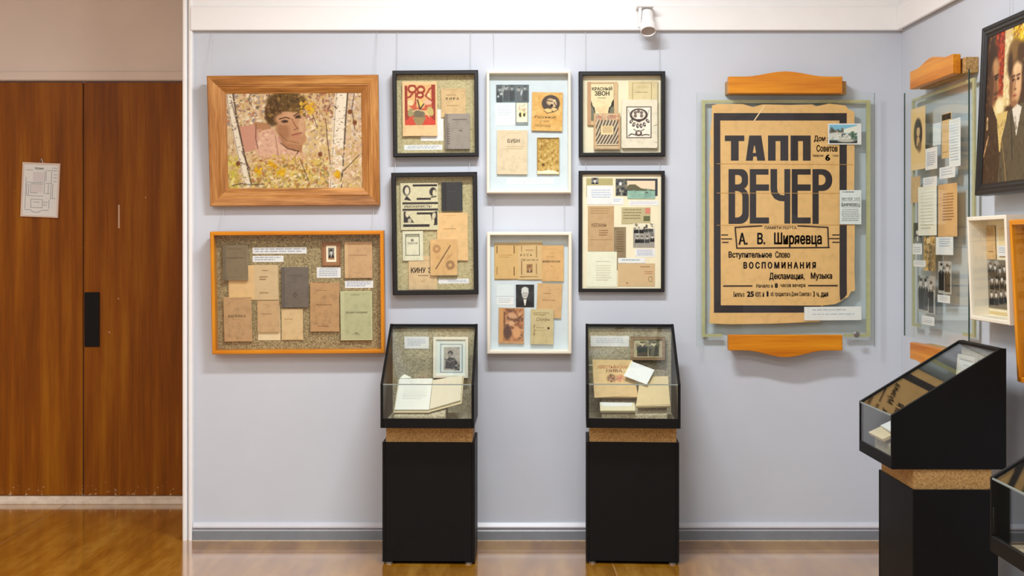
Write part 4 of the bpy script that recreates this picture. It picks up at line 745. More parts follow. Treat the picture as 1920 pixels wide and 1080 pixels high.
def pr_text(f, body, x0, y0, x1, y1, c, bold=.01, shear=0):
    v, fc = text_mesh(body, bold, shear); ax, bx = min(p[0] for p in v), max(p[0] for p in v); ay, by = max(p[1] for p in v), min(p[1] for p in v)
    a, b = pl(f(x0, y0)), pl(f(x1, y1)); P.add([(a[0]+(p[0]-ax)/(bx-ax)*(b[0]-a[0]), a[1]+(ay-p[1])/(ay-by)*(b[1]-a[1])) for p in v], fc, c)
def rnd(x0, y0, x1, y1, r, corners='tr br'):
    """rectangle whose right corners are rounded"""
    pts = [(x0, y0)]
    pts += [(x1-r+r*math.sin(R(a)), y0+r-r*math.cos(R(a))) for a in range(0, 91, 15)] if 'tr' in corners else [(x1, y0)]
    pts += [(x1-r+r*math.cos(R(a)), y1-r+r*math.sin(R(a))) for a in range(0, 91, 15)] if 'br' in corners else [(x1, y1)]
    pts += [(x0+r-r*math.sin(R(a)), y1-r+r*math.cos(R(a))) for a in range(0, 91, 15)] if 'bl' in corners else [(x0, y1)]
    return pts
# border with torn lower right end
i5 = lambda p: ((p[0]-1340)*5.4, (p[1]-230)*5.4)
bl = [c5(147, 355), c5(1110, 355), (1587.7, 520), c6(1003, 600), c6(985, 622), c6(960, 640), c6(955, 600), (1574, 300), (1574, 226), (1350.5, 226), (1351.5, 572.4), c6(840, 672), c6(830, 700), c6(828, 718), (1338.5, 586.5)]
v, fc = shape_mesh([[pl(p) for p in bl]]); P.add(v, fc, K)
for lp in ([[(103, 130), (300, 130), (300, 187), (243, 187), (243, 385), (165, 385), (165, 187), (103, 187)]],
           [[(350, 130), (472, 130), (512, 385), (430, 385), (425, 343), (392, 343), (386, 385), (315, 385)], [(400, 232), (406, 232), (418, 306), (386, 306)]],
           [[(540, 130), (745, 130), (745, 385), (665, 385), (665, 187), (617, 187), (617, 385), (540, 385)]],
           [[(768, 130), (972, 130), (972, 385), (893, 385), (893, 187), (845, 187), (845, 385), (768, 385)]],
           [[(140, 470)]+[(270+68*math.sin(R(a)), 552-82*math.cos(R(a))) for a in range(0, 91, 15)]+[(338, 620), (318, 655), (300, 665), (325, 690), (346, 740)]+[(346, 925)]+[(256+90*math.cos(R(a)), 930+95*math.sin(R(a))) for a in range(0, 91, 15)]+[(140, 1025)], rnd(207, 530, 275, 625, 40), rnd(207, 692, 280, 960, 55)],
           [[(355, 470), (545, 470), (545, 527), (420, 527), (420, 625), (550, 625), (550, 690), (420, 690), (420, 960), (550, 960), (550, 1022), (355, 1022)]],
           [[(565, 470), (632, 470), (632, 670), (640, 705), (665, 730), (705, 737), (705, 470), (765, 470), (765, 1022), (705, 1022), (705, 797), (650, 792), (605, 770), (575, 725), (565, 680)]],
           [[(780, 470), (972, 470), (972, 527), (840, 527), (840, 625), (972, 625), (972, 690), (840, 690), (840, 960), (972, 960), (972, 1022), (780, 1022)]],
           [rnd(990, 470, 1190, 692, 100)[:-1]+[(1053, 692), (1053, 1025), (990, 1025)], rnd(1053, 527, 1122, 632, 48)]):
    pr_loops(A_, lp, K)
pr_text(A_, 'Дом :', 1005, 130, 1150, 200, K2, .04); pr_text(A_, 'Советов', 1030, 225, 1245, 295, K2, .04); pr_text(A_, 'Самарская', 990, 318, 1100, 352, K2, .02); pr_text(A_, '6', 1118, 320, 1170, 388, K2, .06); pr_text(A_, 'года', 1195, 325, 1252, 348, K2)
pr_text(B_, 'ПАМЯТИ ПОЭТА', 505, 50, 830, 80, K2, .022)
def bar(f, a, b, wd, c):
    (x0, y0), (x1, y1) = a, b; l = math.hypot(x1-x0, y1-y0); nx, ny = -(y1-y0)/l*wd/2, (x1-x0)/l*wd/2
    P.add([pl(f(x0+nx, y0+ny)), pl(f(x1+nx, y1+ny)), pl(f(x1-nx, y1-ny)), pl(f(x0-nx, y0-ny))], [(0, 1, 2, 3)], c)
for a, b in (((200, 62), (482, 46)), ((838, 46), (1150, 62)), ((1145, 58), (1153, 272)), ((222, 272), (1165, 265)), ((207, 58), (225, 278))): bar(B_, a, b, 15, K2)
pr_text(B_, 'А.', 240, 115, 335, 240, K2, .04); pr_text(B_, 'В.', 430, 115, 512, 235, K2, .04); pr_text(B_, 'Ширяевца', 600, 112, 1085, 265, K2, .04)
for a, b in (((65, 138), (135, 138)), ((65, 178), (175, 178)), ((75, 213), (140, 213)), ((1190, 138), (1262, 138)), ((1155, 175), (1262, 175)), ((1190, 212), (1262, 212))): bar(B_, a, b, 12, K2)
pr_text(B_, 'Вступительное', 140, 305, 580, 385, K2, .04); pr_text(B_, 'Слово', 612, 303, 762, 370, K2, .04)
pr_text(B_, 'В О С П О М И Н А Н И Я', 290, 410, 1025, 480, K2, .06)
pr_text(B_, 'Декламация,', 552, 520, 910, 600, K2, .04); pr_text(B_, 'Музыка', 972, 518, 1190, 600, K2, .04)
bar(B_, (85, 655), (382, 654), 15, K2); bar(B_, (945, 651), (1245, 651), 15, K2)
pr_text(B_, 'Начало в', 420, 632, 590, 672, K2, .022); pr_text(B_, '8', 607, 625, 640, 675, K2, .06); pr_text(B_, 'часов вечера', 665, 635, 918, 675, K2, .02)
pr_text(B_, 'Билеты в', 190, 712, 300, 765, K2, .022); pr_text(B_, '25', 325, 708, 398, 765, K2, .06); pr_text(B_, 'коп. и', 412, 715, 500, 765, K2, .022); pr_text(B_, '1', 525, 708, 545, 762, K2, .06); pr_text(B_, 'об. продаются в Доме Советов с', 565, 712, 980, 768, K2, .02); pr_text(B_, '3 ч. дня', 995, 708, 1150, 775, K2, .04)
# fold lines and creases of the sheet
for f, a, b in ((A_, (20, 415), (1400, 425)), (A_, (20, 712), (1400, 716)), (B_, (20, 40), (1400, 36))): bar(f, a, b, 5, (196, 148, 88))
bar(c5, (515, 300), (440, 410), 8, (238, 208, 160))
me_v = [(x-cx, -.001, z-cz) for x, z, n in P.v]
me = bpy.data.meshes.new('printed_lettering'); me.from_pydata([(x-cx, -.0013-.00002*n, z-cz) for x, z, n in P.v], [], P.f)
a = me.color_attributes.new('Col', 'FLOAT_COLOR', 'POINT'); a.data.foreach_set('color', np.concatenate([np.array(P.c), np.ones((len(P.c), 1))], 1).astype(np.float32).ravel())
me.materials.append(PRINT); link(bpy.data.objects.new('printed_lettering', me), poster)
gm = Mount(BW); gf = -.050                                # cards fixed just behind the front glass
c = Canvas(56, 36, (120, 176, 206)); c.rect(0, .0, 1, .3, (126, 184, 214)); c.poly([(.4, .3), (1, .05), (1, .45), (.4, .45)], (226, 226, 214)); c.dabs(40, .0, .22, .5, .5, [(96, 92, 84), (150, 140, 130), (74, 80, 70)], (.03, .08)); c.poly([(.02, .48), (.3, .4), (.6, .48), (.98, .42), (.98, .8), (.02, .8)], (206, 206, 200)); c.dabs(30, .1, .5, .95, .8, [(70, 76, 76), (226, 226, 220), (150, 156, 150)], (.02, .05)); c.dabs(16, .75, .4, 1, .8, [(64, 92, 74), (84, 110, 90)], (.04, .08)); c.rect(0, .82, 1, 1, (56, 56, 54)); c.ell(.6, .85, .3, .08, (190, 186, 176), 0, .4)
sheet(gm, (1552.5, 231.5, 1615, 271), gf, (232, 236, 240), 'postcard', 'coloured postcard of a town street, upper right on the poster', 'postcard', Print().art(c, .04, .06, .88, .94))
p = Print().rows(.08, .04, .92, .11, 1, (110, 112, 116), 2).text('ВЕЧЕР', .1, .22, .6, .29, (70, 72, 76), .01).text('ТАПП', .66, .22, .94, .29, (70, 72, 76), .01).frame(.1, .31, .95, .5, .01, .008, (90, 92, 98)).text('ШИРЯЕВЕЦ', .08, .38, .92, .49, (44, 46, 52), .02).rows(.08, .55, .92, .93, 7, (150, 154, 158), 6)
sheet(gm, (1574.5, 356.5, 1615, 420.5), gf, (214, 222, 226), 'newspaper_clipping', 'grey newspaper clipping at right edge of the poster', 'clipping', p)
sheet(gm, (1508, 575, 1615, 600.5), gf, (230, 238, 238), 'caption_card', 'long white caption card at lower right of the poster', 'label', Print().rows(.13, .2, .86, .34, 1, (150, 164, 176), 3).rows(.13, .52, .9, .66, 1, (170, 182, 194), 4), rot=-.5)
# board on the right wall
r0 = Mount(RW)
RX0, RZT = r0.loc(1695, 172, -.062); RX1, _ = r0.loc(1815.5, 172, -.062)
rb0, _ = r0.loc(1706, 160, -.098); rb1, rzt = r0.loc(1786, 145, -.098)
_, rzb = r0.loc(1699.5, 640, -.098)
_, RZT = r0.loc(1815, 130, -.062); _, RZB = r0.loc(1812, 655, -.062)
glass_board(RW, RX0, RX1, RZB, RZT, rb0, rb1, rzt+.016, rzb, 'glass board of small papers on the right wall')
zu, zl = Z(1690, 190, 4.692), Z(1690, 400, 4.154); dp = -.044
BG = 'papers on the right wall glass board'
c = Canvas(40, 66, (222, 190, 130)); c.ell(.5, .42, .3, .3, (60, 44, 32), 0, .2); c.ell(.52, .38, .12, .1, (206, 172, 128), 0, .3); c.ell(.5, .24, .16, .06, (44, 32, 24), 0, .3); c.poly([(.42, .48), (.6, .48), (.64, .62), (.4, .66)], (200, 166, 120)); c.ell(.6, .68, .14, .1, (120, 92, 60), 0, .7)
sheet(r0, zu(85, 75, 210, 590), dp, (226, 194, 134), 'portrait_card', 'tall yellowed card with dark oval portrait on glass board', 'photograph', Print().art(c, .02, .08, .98, .9))
sheet(r0, zu(212, 420, 315, 590), dp, (232, 236, 242), 'caption_card', 'white caption card beside the oval portrait card', 'label', Print().rows(.12, .2, .9, .85, 7, (150, 164, 186), 3))
sheet(r0, zu(278, 200, 348, 375), dp, (206, 216, 218), 'caption_card', 'pale grey note left of the orange strip on glass board', 'label')
sheet(r0, zu(355, 115, 440, 490), dp, (214, 176, 116), 'document', 'narrow orange paper strip with dark heading', 'document', Print().rect(.02, .02, .95, .15, (50, 40, 34)).text('ВЕЧ', .05, .04, .9, .13, (214, 176, 116), .02).rows(.1, .86, .7, .89, 1, (110, 80, 46), 3))
sheet(r0, zu(420, 165, 520, 565), dp-.001, (216, 222, 228), 'document', 'tall grey-white sheet overlapping the orange strip', 'document', Print().rows(.1, .06, .85, .9, 14, (196, 204, 212), 4, .3))
sheet(r0, zu(335, 585, 473, 665), dp, (230, 236, 242), 'caption_card', 'white caption card under the tall grey-white sheet', 'label', Print().rows(.1, .15, .9, .85, 3, (180, 192, 206), 5))
sheet(r0, zu(192, 675, 312, 742), dp, (230, 236, 240), 'caption_card', 'white caption card above the long cream letter', 'label', Print().rows(.1, .2, .9, .85, 3, (176, 188, 202), 6))
sheet(r0, zu(85, 665, 168, 890), dp, (196, 160, 104), 'document', 'small brown mottled paper left of the long cream letter', 'document', None, mottle=.18, jit=.004)
sheet(r0, (1721.5, 351.5, 1756, 441), dp-.0005, (228, 226, 206), 'letter', 'long cream letter in the middle of the glass board', 'letter', Print().rows(.15, .12, .85, .9, 12, (206, 202, 180), 7, .3))
sheet(r0, (1759, 347, 1794.5, 443), dp, (214, 164, 98), 'document', 'orange typed page on the glass board', 'document', Print().rows(.25, .18, .85, .72, 10, (150, 102, 56), 8, .4))
sheet(r0, zl(95, 75, 158, 230), dp, (60, 60, 60), 'photograph', 'narrow dark photograph at left edge of glass board', 'photograph', Print().art(portrait_photo(18, 30, (40, 40, 42), (110, 110, 108), (24, 24, 24))))
sheet(r0, zl(88, 238, 160, 320), dp, (222, 228, 232), 'caption_card', 'white caption card under the narrow dark photograph', 'label', Print().rows(.1, .3, .9, .9, 3, (170, 182, 194), 8))
c = Canvas(34, 60, (196, 160, 96)); c.dabs(150, 0, 0, 1, 1, [(206, 176, 110), (160, 126, 66), (110, 90, 56), (90, 76, 50), (186, 160, 110)], (.06, .14)); c.rect(.45, .25, .95, .95, (96, 82, 60), .7); c.dabs(60, .4, .3, 1, 1, [(110, 96, 66), (70, 62, 44), (160, 136, 90)], (.05, .1)); c.rect(.3, .05, .6, .2, (216, 190, 140))
sheet(r0, zl(175, 182, 262, 450), dp, (180, 146, 90), 'picture', 'golden brown landscape picture in lower middle of glass board', 'picture', Print().art(c))
sheet(r0, zl(268, 185, 403, 325), dp, (216, 222, 228), 'caption_card', 'large white caption card below the orange typed page', 'label', Print().rows(.2, .1, .85, .6, 4, (160, 176, 200), 9))
sheet(r0, zl(95, 365, 190, 418), dp-.0005, (228, 230, 228), 'caption_card', 'white caption card at left of the golden landscape picture', 'label', Print().rows(.1, .2, .9, .8, 2, (176, 186, 196), 10))
sheet(r0, zl(288, 372, 388, 632), dp, (216, 214, 208), 'photograph', 'black and white photograph of standing people, right one', 'photograph', Print().art(people_photo(34, 60, 2, 21, (168, 166, 160), .7)))
sheet(r0, zl(282, 632, 378, 702), dp-.0005, (230, 234, 236), 'caption_card', 'white caption card under the right photograph of standing people', 'label', Print().rows(.1, .2, .9, .85, 3, (176, 186, 196), 11))
sheet(r0, zl(130, 483, 262, 788), dp, (206, 206, 202), 'photograph', 'larger black and white photograph of standing people, left one', 'photograph', Print().art(people_photo(44, 66, 3, 25, (160, 160, 156), .7)))
sheet(r0, zl(160, 795, 256, 878), dp-.0005, (232, 236, 236), 'caption_card', 'white caption card, lowest one on the right wall glass board', 'label', Print().rows(.1, .2, .9, .85, 3, (176, 186, 196), 12))
# ------------------------------------------------------------------ right wall: painting, white box frame, orange frame
def wall_hung_right(px_left, top_py, bot_py, width, depth, tilt):
    x0, zt_ = r0.loc(px_left, top_py, -depth-.01); _, zb_ = r0.loc(px_left, bot_py, -depth-.01); return x0, zt_, zb_
x0, zt_, zb_ = wall_hung_right(1841, 53, 367, 0, .05, 0); w, h = .92, zt_-zb_
m = Mount(RW@T(x0+w/2, -.075, (zt_+zb_)/2)@RX(R(-2.5)))
root = empty('framed_painting', m.M); tag(root, 'dark oil painting of two men in black frame on right wall', 'painting')
rails(w, h, [(0, .05), (0, .003), (.003, 0), (.014, .002), (.018, .005), (.028, .004), (.034, .008), (.044, .010), (.044, .045), (.03, .05)], (BLACKF, BLACKF), root)
def two_men():
    c = Canvas(230, 176, (74, 52, 34))
    def N(x, y): return ((x-1852)/178, (y-68)/272)
    def E(x, y, rx, ry, col, rot=0, soft=.5, a=1.0): c.ell(*N(x, y), rx/178, ry/272, col, rot, soft, a)
    def L(pts, w, col, a=1.0): c.line([N(*p) for p in pts], w/178, col, a)
    c.dabs(700, 0, 0, 1, 1, [(84, 60, 40), (64, 46, 30), (100, 72, 46), (54, 40, 28), (112, 84, 54)], (.01, .03), .7)
    c.dabs(260, 0, 0, .10, .5, [(70, 46, 32), (96, 64, 42), (120, 84, 54), (58, 40, 30)], (.006, .016), .7)
    c.rect(.115, 0, .205, .46, (150, 48, 28)); c.dabs(300, .09, 0, .21, .5, [(186, 56, 30), (130, 44, 26), (196, 96, 44), (110, 50, 34), (92, 60, 40), (206, 70, 36)], (.005, .014), .8)
    c.rect(.205, 0, .29, .5, (226, 208, 160)); c.dabs(200, .20, 0, .295, .5, [(238, 226, 186), (214, 188, 126), (228, 206, 150), (200, 170, 110)], (.006, .016), .7)
    c.rect(.30, 0, .5, .22, (222, 186, 24)); c.dabs(200, .29, 0, .55, .24, [(232, 200, 20), (240, 214, 70), (206, 150, 40), (236, 220, 150), (150, 96, 40)], (.006, .018)); c.dabs(500, .5, 0, 1, .6, [(206, 160, 70), (150, 104, 56), (112, 84, 54), (226, 194, 130), (186, 130, 60)], (.012, .03))
    E(1880, 206, 13, 22, (222, 200, 136), 0, .6); E(1882, 204, 8, 15, (238, 226, 180), 0, .8); c.poly([N(1877, 215), N(1899, 215), N(1889, 285), N(1884, 285)], (214, 188, 116))
    # left man, turned to the right, in shade
    c.poly([N(1850, 345), N(1850, 196), N(1866, 196), N(1878, 226), N(1886, 290), N(1886, 345)], (70, 50, 34))
    E(1864, 118, 11, 34, (66, 44, 30), 0, .4); E(1870, 156, 8.5, 42, (134, 92, 58), .03, .3); E(1871, 130, 7, 16, (186, 142, 96), 0, .7); E(1864, 165, 4, 34, (92, 62, 42), 0, .8)
    E(1873, 151, 3.2, 3, (52, 36, 28), 0, .8); L([(1869, 146), (1876, 145)], 2, (56, 38, 28)); L([(1876, 154), (1878, 172)], 2.4, (176, 128, 84), .9); E(1873, 187, 3.5, 2.6, (110, 62, 46), 0, .8); E(1873, 178, 4, 3, (84, 58, 42), 0, .8); L([(1858, 220), (1858, 238)], 3, (222, 190, 136))
    for k in range(3): L([(1853+k*2.0, 288-k*7), (1857+k*2.0, 268-k*7)], 1.9, (206, 164, 116))
    # right man, lit face
    c.poly([N(1884, 345), N(1889, 262), N(1900, 218), N(1914, 208), N(1950, 204), N(1985, 240), N(1995, 345)], (92, 82, 62)); c.poly([N(1908, 214), N(1916, 206), N(1926, 214), N(1918, 262)], (222, 216, 202))
    E(1909, 128, 15, 34, (92, 66, 38), 0, .4); E(1912, 172, 11.5, 37, (186, 140, 96), 0, .3); E(1915, 146, 8, 13, (232, 200, 156), 0, .7); E(1917, 170, 6, 26, (220, 178, 132), 0, .8); E(1904, 172, 3.5, 28, (132, 92, 60), 0, .8)
    E(1907, 112, 9, 20, (130, 98, 56), .2, .7); E(1901, 134, 4, 22, (70, 48, 30), 0, .6); E(1922, 118, 8, 18, (80, 56, 34), 0, .6)
    for ex in (1907.5, 1917): E(ex, 163, 2.6, 2.6, (64, 42, 32), 0, .8); L([(ex-3, 157), (ex+3, 156)], 1.8, (76, 52, 36), .9)
    L([(1912, 163), (1911, 178)], 1.6, (140, 96, 64), .8); E(1912, 180, 2.4, 2, (130, 86, 58), 0, .8); E(1911, 191, 4, 2.2, (156, 84, 66), 0, .7); E(1911, 204, 6, 5, (150, 106, 72), 0, .8)
    L([(1889, 262), (1896, 300), (1902, 345)], 1.6, (150, 122, 78)); L([(1906, 222), (1912, 300)], 2, (60, 54, 44))
    c.dabs(420, 0, .58, .7, 1, [(88, 70, 48), (72, 56, 40), (108, 88, 60), (62, 48, 34)], (.006, .018), .3); return c
cw, ch = w-.084, h-.084
box('stretched_canvas', -cw/2, cw/2, .0125, .044, -ch/2, ch/2, paper((120, 90, 60), .05), root, bev=0)
Print().art(two_men()).build(cw, ch, .0125, root, 'painted_picture', CANVAS)
for fx in (-.3, .3): p_ = m.M@Vector((fx, .046, h/2-.004)); q = m.M.inverted()@Vector((XR-.012, p_.y, zr)); rod('hanging_cord', (fx, .046, h/2-.004), q, .0011, CORD, root)
# white box frame
def right_frame(label, px_l, tpy, bpy_, width, depth, tilt, rw, mats, backing, bd):
    x0, zt_ = r0.loc(px_l, tpy, -depth-.01); _, zb_ = r0.loc(px_l, bpy_, -depth-.01); h = zt_-zb_
    M = RW@T(x0+width/2, -depth-.004-h/2*math.sin(tilt), (zt_+zb_)/2)@RX(tilt); root = empty('framed_display', M); tag(root, label, 'frame', 'display frames of books')
    rails(width, h, [(0, depth), (0, .003), (.003, 0), (rw-.002, 0), (rw, .002), (rw, bd+.004), (rw-.003, depth)], mats, root)
    box('backing_board', -width/2+rw-.002, width/2-rw+.002, bd, bd+.005, -h/2+rw-.002, h/2-rw+.002, backing, root, bev=0)
    box('glass_pane', -width/2+rw-.001, width/2-rw+.001, .006, .008, -h/2+rw-.001, h/2-rw+.001, GLASS, root, bev=0)
    m = Mount(M); m.lim = (width/2-rw-.001, h/2-rw-.001); return m, width, h
m, w, h = right_frame('deep white box frame on right wall under the dark painting', 1816, 407, 599, .388, .085, R(2), .016, (WHITEF, WHITEF), CREAMB, .075)
z = Z(1660, 380, 3.485); bd = .075
sheet(m, z(628, 155, 722, 372), bd-.004, (204, 164, 104), 'document', 'tan printed page inside the deep white box frame', 'document', Print().rows(.15, .08, .85, .3, 5, (160, 118, 68), 3, .4).rows(.2, .75, .8, .8, 1, (120, 84, 50), 4))
sheet(m, z(738, 165, 800, 355), bd-.001, (226, 204, 150), 'document', 'pale yellow page partly hidden by the white rail', 'document')
sheet(m, z(734, 280, 796, 350), bd-.005, (226, 234, 240), 'caption_card', 'white caption card inside the deep white box frame', 'label', Print().rows(.1, .2, .9, .8, 3, (170, 186, 204), 3))
c = people_photo(64, 78, 5, 33, (96, 92, 84), .55, 3); sheet(m, z(640, 372, 846, 705), bd-.003, (110, 104, 96), 'photograph', 'large dark group photograph inside the deep white box frame', 'photograph', Print().art(c))
sheet(m, z(640, 700, 830, 745), bd-.001, (206, 180, 120), 'paper_sheet', 'tan paper edge below the large dark group photograph', 'paper')
m, w, h = right_frame('orange wooden frame at the right edge beside the white box frame', 1904, 412, 716, .85, .07, R(3), .02, (ORNH, ORNV), CHIP_OL, .058)
# ------------------------------------------------------------------ pedestals and slanted glass cases
CW, CD, ZB0, ZF, ZT0 = .4216, .42, .631, .830, 1.0743
def stand(name, M, label):
    """black pedestal: side panels, front and back panel, chipboard neck, feet; local x across, y front to back"""
    root = empty(name, M); tag(root, label, 'pedestal', 'black pedestals of the cases'); w = CW/2; y0, y1 = .078, .39; zt = .556
    box('front_panel', -w+.014, w-.014, y0+.001, y0+.015, .014, zt, BLACK, root, bev=.001); box('rear_panel', -w+.014, w-.014, y1-.015, y1-.001, .014, zt, BLACK, root, bev=.001)
    box('side_panel', -w, -w+.014, y0, y1, .010, zt, BLACK, root, bev=.001); box('side_panel', w-.014, w, y0, y1, .010, zt, BLACK, root, bev=.001)
    box('top_panel', -w+.014, w-.014, y0+.015, y1-.015, zt-.016, zt-.001, BLACK, root, bev=.001)
    box('neck_block', -w+.016, w-.012, y0+.006, y1-.02, zt-.001, ZB0, NECK, root, bev=.001)
    for a in (-w+.03, w-.03):
        for b in (y0+.02, y1-.03): lathe('foot', [(.016, 0), (.016, .007), (.010, .012)], GREYM, root, None, 12).matrix_local = T(a, b, 0)
    return root
def case(name, M, label):
    root = empty(name, M@T(0, 0, ZB0)); tag(root, label, 'display case', 'slanted black display cases'); w = CW/2; t = .012; zf, zt = ZF-ZB0, ZT0-ZB0
    pent = [(0, 0), (CD, 0), (CD, zt), (CD-.022, zt), (0, zf)]
    for s in (-1, 1): prism('side_panel', pent, s*w, s*(w-t), 'x', BLACK, root, bev=.0012)
    box('bottom_panel', -w+t, w-t, .012, CD-.012, 0, .014, BLACK, root, bev=0); box('front_rail', -w+t, w-t, 0, .012, 0, .043, BLACK, root, bev=.001)
    box('rear_panel', -w+t, w-t, CD-.010, CD-.001, 0, zt-.001, BLACK, root, bev=0); box('rear_lining', -w+t, w-t, CD-.016, CD-.0105, .014, zt-.022, CHIP_GR, root, bev=0)
    box('floor_lining', -w+t, w-t, .014, CD-.017, .0142, .019, CHIP_GR, root, bev=0); box('top_rail', -w+t, w-t, CD-.030, CD-.0105, zt-.020, zt-.0015, BLACK, root, bev=.001)
    box('front_glass', -w+t, w-t, .003, .007, .043, zf-.002, CGLASS, root, bev=0)
    yb = CD-.032; sl = (zt-zf)/(CD-.022); zz = lambda y: zf+sl*y-.006
    prism('slanted_glass', [(.003, zz(.003)), (yb, zz(yb)), (yb, zz(yb)-.004), (.003, zz(.003)-.004)], -w+t, w-t, 'x', CGLASS, root)
    mk('glass_lip', *boxg(-w+t, w-t, .001, .005, zf-.005, zf-.0005), plain('polished_glass_lip', (140, 150, 146), .2), root)
    return root
def unit(M, l1, l2): stand('pedestal', M, l1); return case('display_case', M, l2)
yfc = -.557
def base_of(pf, pb):                       # front and rear centre of a case in the picture, front-left to rear line gives its turn
    xf = (pf-VX)*(D+yfc)/F; xb = (pb-VX)*(D+yfc+CD)/F; return T(xf, yfc, 0)@RZ(-math.atan2(xb-xf, CD))
ML = base_of(801, 814); MR = base_of(1187.5, 1180)
unit(ML, 'black pedestal below the case with open white book', 'slanted glass case with open white book and white framed photograph')
unit(MR, 'black pedestal below the case with tan pamphlet', 'slanted glass case with tan pamphlet and tilted white card')
d_, X_ = 4.684, 1.473
M3 = Matrix(((0, 1, 0, 1.4515), (-1, 0, 0, -1.385), (0, 0, 1, 0), (0, 0, 0, 1)))@RZ(R(-.4))
unit(M3, 'black pedestal by the right wall, seen from its side', 'slanted black case by right wall seen from its closed side')
M4 = Matrix(((0, 1, 0, 1.325), (-1, 0, 0, -3.035), (0, 0, 1, 0), (0, 0, 0, 1)))@RZ(R(-1))
unit(M4, 'black pedestal cut off at the lower right corner', 'slanted black case cut off at the lower right corner')
# contents of the left case
def lean(M, y, zz, ang): return Mount(M@T(0, y, zz)@RX(-R(ang)))
back = lambda M: Mount(M@T(0, CD-.017, 0))
zc = Z(700, 590, 4.5)
sheet(back(ML), zc(262, 185, 468, 287), 0, (226, 230, 240), 'caption_card', 'white caption card on rear lining beside white framed photograph', 'label', Print().rows(.1, .2, .9, .8, 4, (176, 184, 206), 3))
c = Canvas(40, 56, (170, 162, 154)); c.dabs(60, 0, 0, 1, 1, [(176, 168, 158), (150, 144, 138), (186, 178, 168)], (.06, .14), .6); c.ell(.42, .26, .15, .1, (74, 70, 68), 0, .3); c.ell(.4, .33, .1, .09, (150, 142, 136), 0, .3); c.poly([(.1, .9), (.14, .55), (.36, .42), (.7, .48), (.95, .8), (.95, .95)], (84, 80, 82)); c.line([(.1, .52), (.35, .62), (.7, .55)], .09, (120, 112, 110)); c.dabs(30, .55, .6, 1, 1, [(60, 58, 60), (150, 144, 138), (96, 92, 92)], (.04, .09)); c.grain(8)
mm = lean(ML, CD-.05, ZB0+.03, 4)
framed_photo(mm, zc(505, 187, 800, 535), 0, .014, .014, WHITEF, (214, 222, 216), c, 'white framed photograph of a seated person in left glass case', (.30, .25, .76, .82), 'framed_photograph', matborder=(.2, .17, .84, .87, .025, .02, (134, 142, 156)))
# sloping support and open book
def support(M, x0, x1, y0, y1, z0, z1, zlow, label): o = prism('book_support', [(y0, z0), (y1, z0), (y1, z1), (y0, zlow)], x0, x1, 'x', CHIP_GR, None, M, bev=.001); return tag(o, label, 'support')
support(ML, -.16, .075, .10, .27, ZB0+.0195, ZB0+.155, ZB0+.04, 'chipboard wedge under the open white book')
def quad_block(m, q, t, name, mat, parent=None, top=0.0):
    """slab whose face follows four picture points on the leaning plane"""
    p = [m.loc(*c, 0) for c in q]; v = [(x, top, z_) for x, z_ in p]+[(x, top+t, z_) for x, z_ in p]
    f = [(3, 2, 1, 0), (4, 5, 6, 7)]+[(i, (i+1) % 4, 4+(i+1) % 4, 4+i) for i in range(4)]
    return mk(name, v, f, mat, parent)
sc = lambda x, y: (700+x/4.5, 590+y/4.5)
mb = lean(ML, .075, ZB0+.045, 52)
root = empty('open_book', mb.M); tag(root, 'open white book on the wedge in left glass case', 'book')
quad_block(mb, [sc(222, 540), sc(500, 538), sc(470, 800), sc(180, 800)], .010, 'page_block', paper((214, 213, 204), .02), root)
quad_block(mb, [sc(502, 552), sc(752, 512), sc(735, 722), sc(476, 796)], .010, 'page_block', paper((206, 194, 168), .03), root)
quad_block(mb, [sc(212, 534), sc(506, 532), sc(474, 812), sc(170, 812)], .003, 'cover', paper((204, 186, 142), .08), root, .0101)
quad_block(mb, [sc(500, 545), sc(764, 506), sc(744, 735), sc(474, 808)], .003, 'cover', paper((204, 186, 142), .08), root, .0101)
p = [mb.loc(*sc(245, 580), 0), mb.loc(*sc(455, 770), 0)]
pr = Print().rows(.05, .15, .95, .75, 8, (200, 200, 192), 4, .3); o = pr.build(p[1][0]-p[0][0], p[0][1]-p[1][1], 0, root); o.location = ((p[0][0]+p[1][0])/2, 0, (p[0][1]+p[1][1])/2)
quad_block(mb, [sc(222, 538), sc(262, 503), sc(320, 530), sc(318, 536)], .001, 'loose_leaf', paper((236, 230, 206), .02), root, -.001)
# contents of the right case
zc = Z(1085, 590, 4.4976); sr = lambda x, y: (1085+x/4.4976, 590+y/4.4976)
sheet(back(MR), zc(100, 178, 425, 270), 0, (226, 230, 236), 'caption_card', 'wide white caption card on rear lining of the pamphlet case', 'label', Print().rows(.12, .25, .9, .75, 3, (180, 190, 206), 3))
c = people_photo(44, 30, 2, 44, (176, 170, 140), .9); c.A = c.A*np.array((1, .98, .86))
mm = lean(MR, CD-.045, ZB0+.1, 3)
WPH = wood('brown_photo_frame', (104, 78, 50), (146, 116, 84), (176, 146, 110), 'x', .5)
framed_photo(mm, zc(437, 185, 730, 385), 0, .014, .012, WPH, (176, 160, 130), c, 'brown framed photograph of two people in pamphlet case', (.15, .13, .85, .85), 'framed_photograph')
mp = lean(MR, .085, ZB0+.06, 48)
support(MR, -.14, .16, .11, .27, ZB0+.0195, ZB0+.15, ZB0+.045, 'chipboard wedge under the tan pamphlet')
root = empty('pamphlet', mp.M); tag(root, 'large tan pamphlet with red lettering in right glass case', 'book')
quad_block(mp, [sr(118, 400), sr(455, 388), sr(497, 690), sr(135, 690)], .010, 'page_block', paper((222, 190, 132), .06), root, .0012)
cov = quad_block(mp, [sr(115, 378), sr(452, 383), sr(500, 680), sr(132, 700)], .0012, 'cover', paper((202, 168, 112), .12), root)
p = [mp.loc(*sr(130, 400), 0), mp.loc(*sr(480, 680), 0)]
